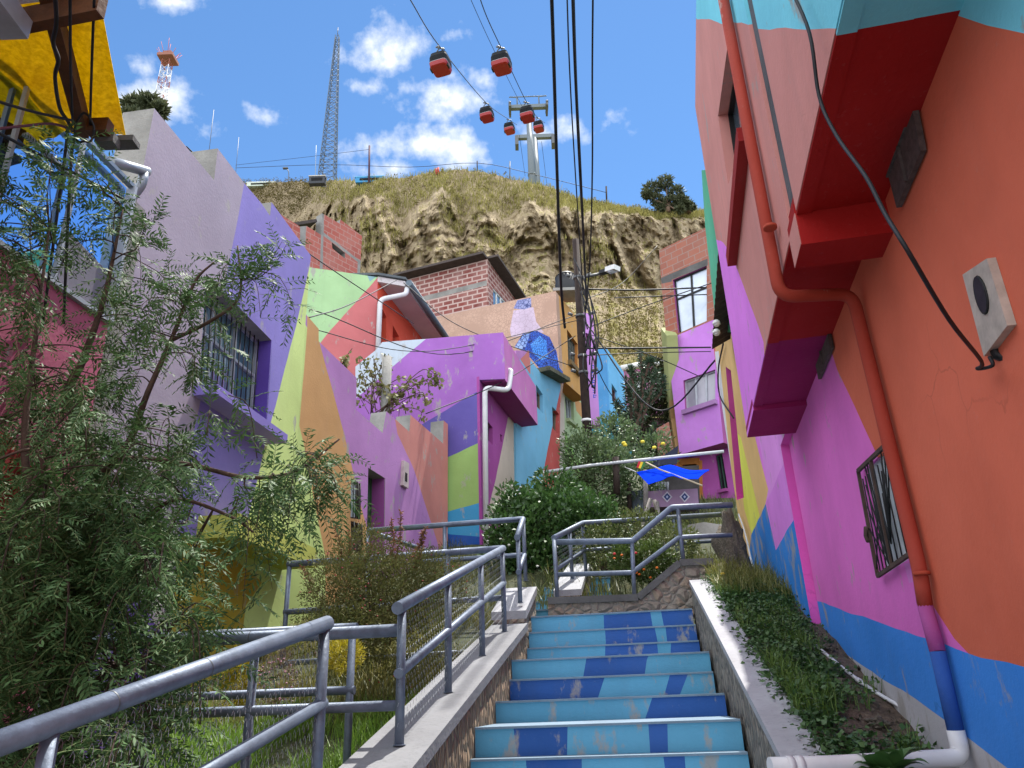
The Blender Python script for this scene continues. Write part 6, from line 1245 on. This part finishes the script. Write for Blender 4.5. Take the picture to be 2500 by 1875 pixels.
B_ = [bl(680, 1660, 5.4, (.14, .12, .22), 900)]; shrub('flowering_plant', 'wispy plant with small pink flower spikes in the garden', B_, .025, .008, leafmat('#5f5a45', '#7a6a58', .6, .3), stems=9, cat='plant', up=.9, extra=[('flowers', plain('#b98a9c', .7), scat(B_, 60), .008)])
B_ = [bl(1590, 1375, 9.35, (.3, .2, .24), 2600), bl(1530, 1370, 9.4, (.2, .2, .22), 1500)]
mar = [PT(u, v, 9.1) for u, v in ((1500, 1363), (1518, 1355), (1578, 1372), (1588, 1410), (1561, 1402), (1572, 1390), (1554, 1398), (1546, 1410), (1604, 1386), (1563, 1412), (1465, 1425), (1625, 1360))]
shrub('flowering_plant', 'marigold bush with orange and red flowers on the planter wall', B_, .06, .02, leafmat('#33481f', '#566b2e', .5, .25), cat='plant', extra=[('orange_flowers', plain('#e0701c', .6), mar[:9], .018), ('red_flowers', plain('#c81e2c', .6), [PT(u, v, 9.05) for u, v in ((1582, 1373), (1552, 1350), (1496, 1322), (1590, 1360), (1500, 1352))], .02)])
shrub('flowering_plant', 'straggly green bush at the far left end of the planter', [bl(1470, 1330, 10.4, (.35, .25, .3), 1800), bl(1560, 1290, 10.6, (.4, .25, .28), 1500), bl(1650, 1330, 10, (.3, .2, .3), 1200)], .06, .022, leafmat('#3d5228', '#6b7440', .5, .25), cat='plant')
# climbing vine on its grey post
def vine():
    p0, p1 = PF(941, 1012, 14.1), PF(945, 872, 14.1); o = thing('vine', 'straggling vine with curled leaves climbing a grey concrete post', 'vine', p0); MB().tube([p0-UP*.8, p1], .1, 8).build('post', M_CONC, o)
    b = MB(); C = []; D = []
    for _ in range(24):
        u, v = random.uniform(860, 1040), random.uniform(850, 1010)
        if u < 930 and v > 985: v = 950
        a = PF(random.uniform(900, 960), 1010, 14.0); e = PF(u, v, random.uniform(13.8, 14.3)); pts = smooth_path([a, (a+e)/2+Vector((random.gauss(0, .1), 0, .1)), e, e+Vector((random.gauss(0, .1), 0, -random.uniform(.1, .3)))], 4); b.tube(pts, .009, 4)
        for q in random.choices(pts[3:], k=3):
            for _ in range(6): C.append(tuple(q+Vector(rng.normal(size=3)*.06))); D.append(tuple(rng.normal(size=3)+np.array([0, 0, -.6])))
    for px in (((860, 850), (840, 880), (845, 890)), ((1045, 900), (1062, 915), (1066, 938)), ((975, 1000), (970, 1090), (1000, 1135)), ((960, 1030), (985, 1110), (990, 1080))):
        pts = smooth_path([PF(*q, 13.4 if q[1] > 1000 else 14) for q in px], 5); b.tube(pts, .008, 4)
        for q in pts[4:]:
            for _ in range(8): C.append(tuple(q+Vector(rng.normal(size=3)*.05))); D.append(tuple(rng.normal(size=3)+np.array([0, 0, -.6])))
    b.build('stems', M_BARK, o); n = len(C); leaves('foliage', C, D, rvec(n), rng.uniform(.07, .13, n), .075, leafmat('#4d5a2c', '#7b7448', .6, .25), o)
vine()
# ---- eucalyptus trees on the hill
def hilltree(label, clumps, trunk, fwd):
    o = thing('eucalyptus_tree', label, 'tree', PF(*trunk[0], fwd)); P = [PF(*p, fwd) for p in trunk]; b = MB().tube(P, [.5, .4, .25][:len(P)], 7)
    bb = []
    for u, v, r in clumps: c = PF(u, v, fwd+random.uniform(-1.5, 1.5)); k = r*fwd/1877*1.05; bb.append((c, (k, k, k*.85), int(60+r*26))); b.tube([P[-1], (P[-1]+c)/2-UP*.3, c], [.18, .12, .06], 5)
    b.build('trunk', plain('#6a5646', .9), o); blob_leaves('crown', bb, .62, .22, leafmat('#3c4630', '#5b6044', .6, .2, .3), o, -.1, .2)
hilltree('round topped eucalyptus tree on the right hill rim', [(1592, 462, 24), (1625, 445, 20), (1650, 470, 22), (1605, 488, 18), (1580, 475, 14), (1635, 495, 22), (1660, 490, 16), (1675, 500, 10), (1615, 512, 16), (1660, 512, 10)], [(1630, 520), (1630, 500)], 103)
hilltree('small eucalyptus sapling right of the round topped one', [(1672, 488, 9), (1680, 500, 10), (1690, 505, 7)], [(1680, 520), (1680, 505)], 104)
hilltree('dark rounded tree behind the lavender parapet', [(330, 262, 24), (365, 256, 24), (320, 290, 18), (345, 285, 22), (385, 270, 16), (315, 312, 12), (340, 320, 14)], [(340, 420), (345, 330), (345, 290)], 40)
# ---- grass and weeds
def scatter(n, l0, l1, t0, t1, f, dens=None):
    P = []
    while len(P) < n:
        l, t = random.uniform(l0, l1), random.uniform(t0, t1)
        if dens and random.random() > dens(l, t): continue
        P.append(tuple(at(l, t, f(l, t))))
    return P
gl = lambda l, t: gz(t) - .16
cl = lambda s: (lambda l, t: max(0, min(1, .5 + fb((l*s, t*s, 3), 1, 3)*1.8)))
tag(blades('grass', scatter(15000, -3.6, -1.46, 3.4, 6.4, gl, cl(1.1)), .2, .007, leafmat('#4c7326', '#7c9a3c', .5, .4), .7), kind='stuff')
tag(blades('grass', scatter(9000, -3.9, -1.46, 6.0, 9.5, gl, cl(1.0)), .22, .009, leafmat('#4a5a28', '#8a8248', .6, .35), .7), kind='stuff')
tag(blades('grass', scatter(2500, -3.4, -1.5, 2.2, 3.6, gl, cl(1.2)), .25, .006, leafmat('#6b6a34', '#8a8a4c', .6, .35), .8), kind='stuff')
tag(blades('grass', scatter(16000, -6, 9, 9.3, 19, gl, cl(.9)), .3, .016, leafmat('#3c4d24', '#6a6a38', .6, .3), .7), kind='stuff')
bz = lambda l, t: bedz(l, t) + .005
wd = lambda l, t: max(0, min(1, 1.25 - max(0, l-.80-max(0, (t-3.6))*.1)*4.2 + fb((l*2.5, t*2.5, 7), 1, 3)*1.2)) if t < 7.6 else .5
def weeds():
    P = scatter(1000, .79, 1.5, 3.1, 8.4, bz, wd); C = []; D = []
    for p in P:
        h = random.uniform(.02, .09)
        for _ in range(16): C.append((p[0]+random.gauss(0, .045), p[1]+random.gauss(0, .045), p[2]+h*random.uniform(.3, 1.2))); D.append((random.gauss(0, 1), random.gauss(0, 1), random.gauss(.15, .35)))
    n = len(C); tag(leaves('weeds', C, D, np.array([0, 0, 0])+rng.normal(size=(n, 3))*[1, 1, .25], rng.uniform(.022, .042, n), rng.uniform(.02, .036, n), leafmat('#2a4a24', '#4a6a36', .5, .2), None, .15), kind='stuff')
weeds()
tag(blades('grass', scatter(1700, .8, 1.4, 3.0, 8.4, bz, lambda l, t: wd(l, t)*max(0, min(1, .1+fb((l*2, t*2, 11), 1, 2)*2))), .15, .006, leafmat('#3f6426', '#6a8438', .5, .3), .8), kind='stuff')
tag(blades('grass', scatter(1500, .8, 1.5, 7.6, 9.0, bz, None), .22, .008, leafmat('#4a5f2c', '#84803f', .5, .3), .9), kind='stuff')
def crumbs():
    P = scatter(900, .85, 1.6, 3.0, 8, bz, lambda l, t: 1-wd(l, t)*.8); b = []
    for p in P: r = random.uniform(.004, .016)*random.choice((.6, 1, 1.5)); v = rvec(6)*r; b.append(np.array([p+v[0]+[0, 0, r], p+v[1], p+v[2], p+v[3]])); b.append(np.array([p+v[0]+[0, 0, r], p+v[3], p+v[4], p+v[1]]))
    tag(fastquads('gravel', np.concatenate(b), M_ROCK), kind='stuff')
crumbs()
def broadleaf():
    c = PT(2165, 1868, 3.6); c.z = bedz(c.dot(AR), c.dot(AD)) + .13; o = thing('broadleaf_plant', 'broad leaved green plant growing against the white pipe elbow', 'plant', c); V = []; F = []
    for k in range(20):
        a = k*2.4+random.uniform(-.2, .2); L_ = random.uniform(.13, .2); el = random.uniform(.5, 1.2); d = Vector((cos(a), sin(a), 0)); s = Vector((-sin(a), cos(a), 0)); p = Vector(c)+d*.015; n = 8; base = len(V)
        for i in range(n+1):
            t = i/n; w_ = L_*.27*sin(pi*min(1, t**.75+.04))**.8; V += [p-s*w_+UP*w_*.25, p, p+s*w_+UP*w_*.25]; e = el-1.5*t*t; p = p + (d*cos(e)+UP*sin(e))*(L_/n)
        for i in range(n): q = base+i*3; F += [(q, q+3, q+4, q+1), (q+1, q+4, q+5, q+2)]
    mesh('leaves', V, F, leafmat('#3a6030', '#54783c', .42, .25, .5), parent=o, smooth=True)
broadleaf()
tag(MB().ell(at(.9, 8.0, bz(.9, 8.0)+.16), (.022, .022, .012), 0, 9, 4).tube([at(.9, 8.0, bz(.9, 8)), at(.9, 8, bz(.9, 8)+.155)], .003, 4, 1).build('dandelion', [plain('#e0b81c', .6), G1]), 'single yellow dandelion in the weeds beside the white cap', 'flower')
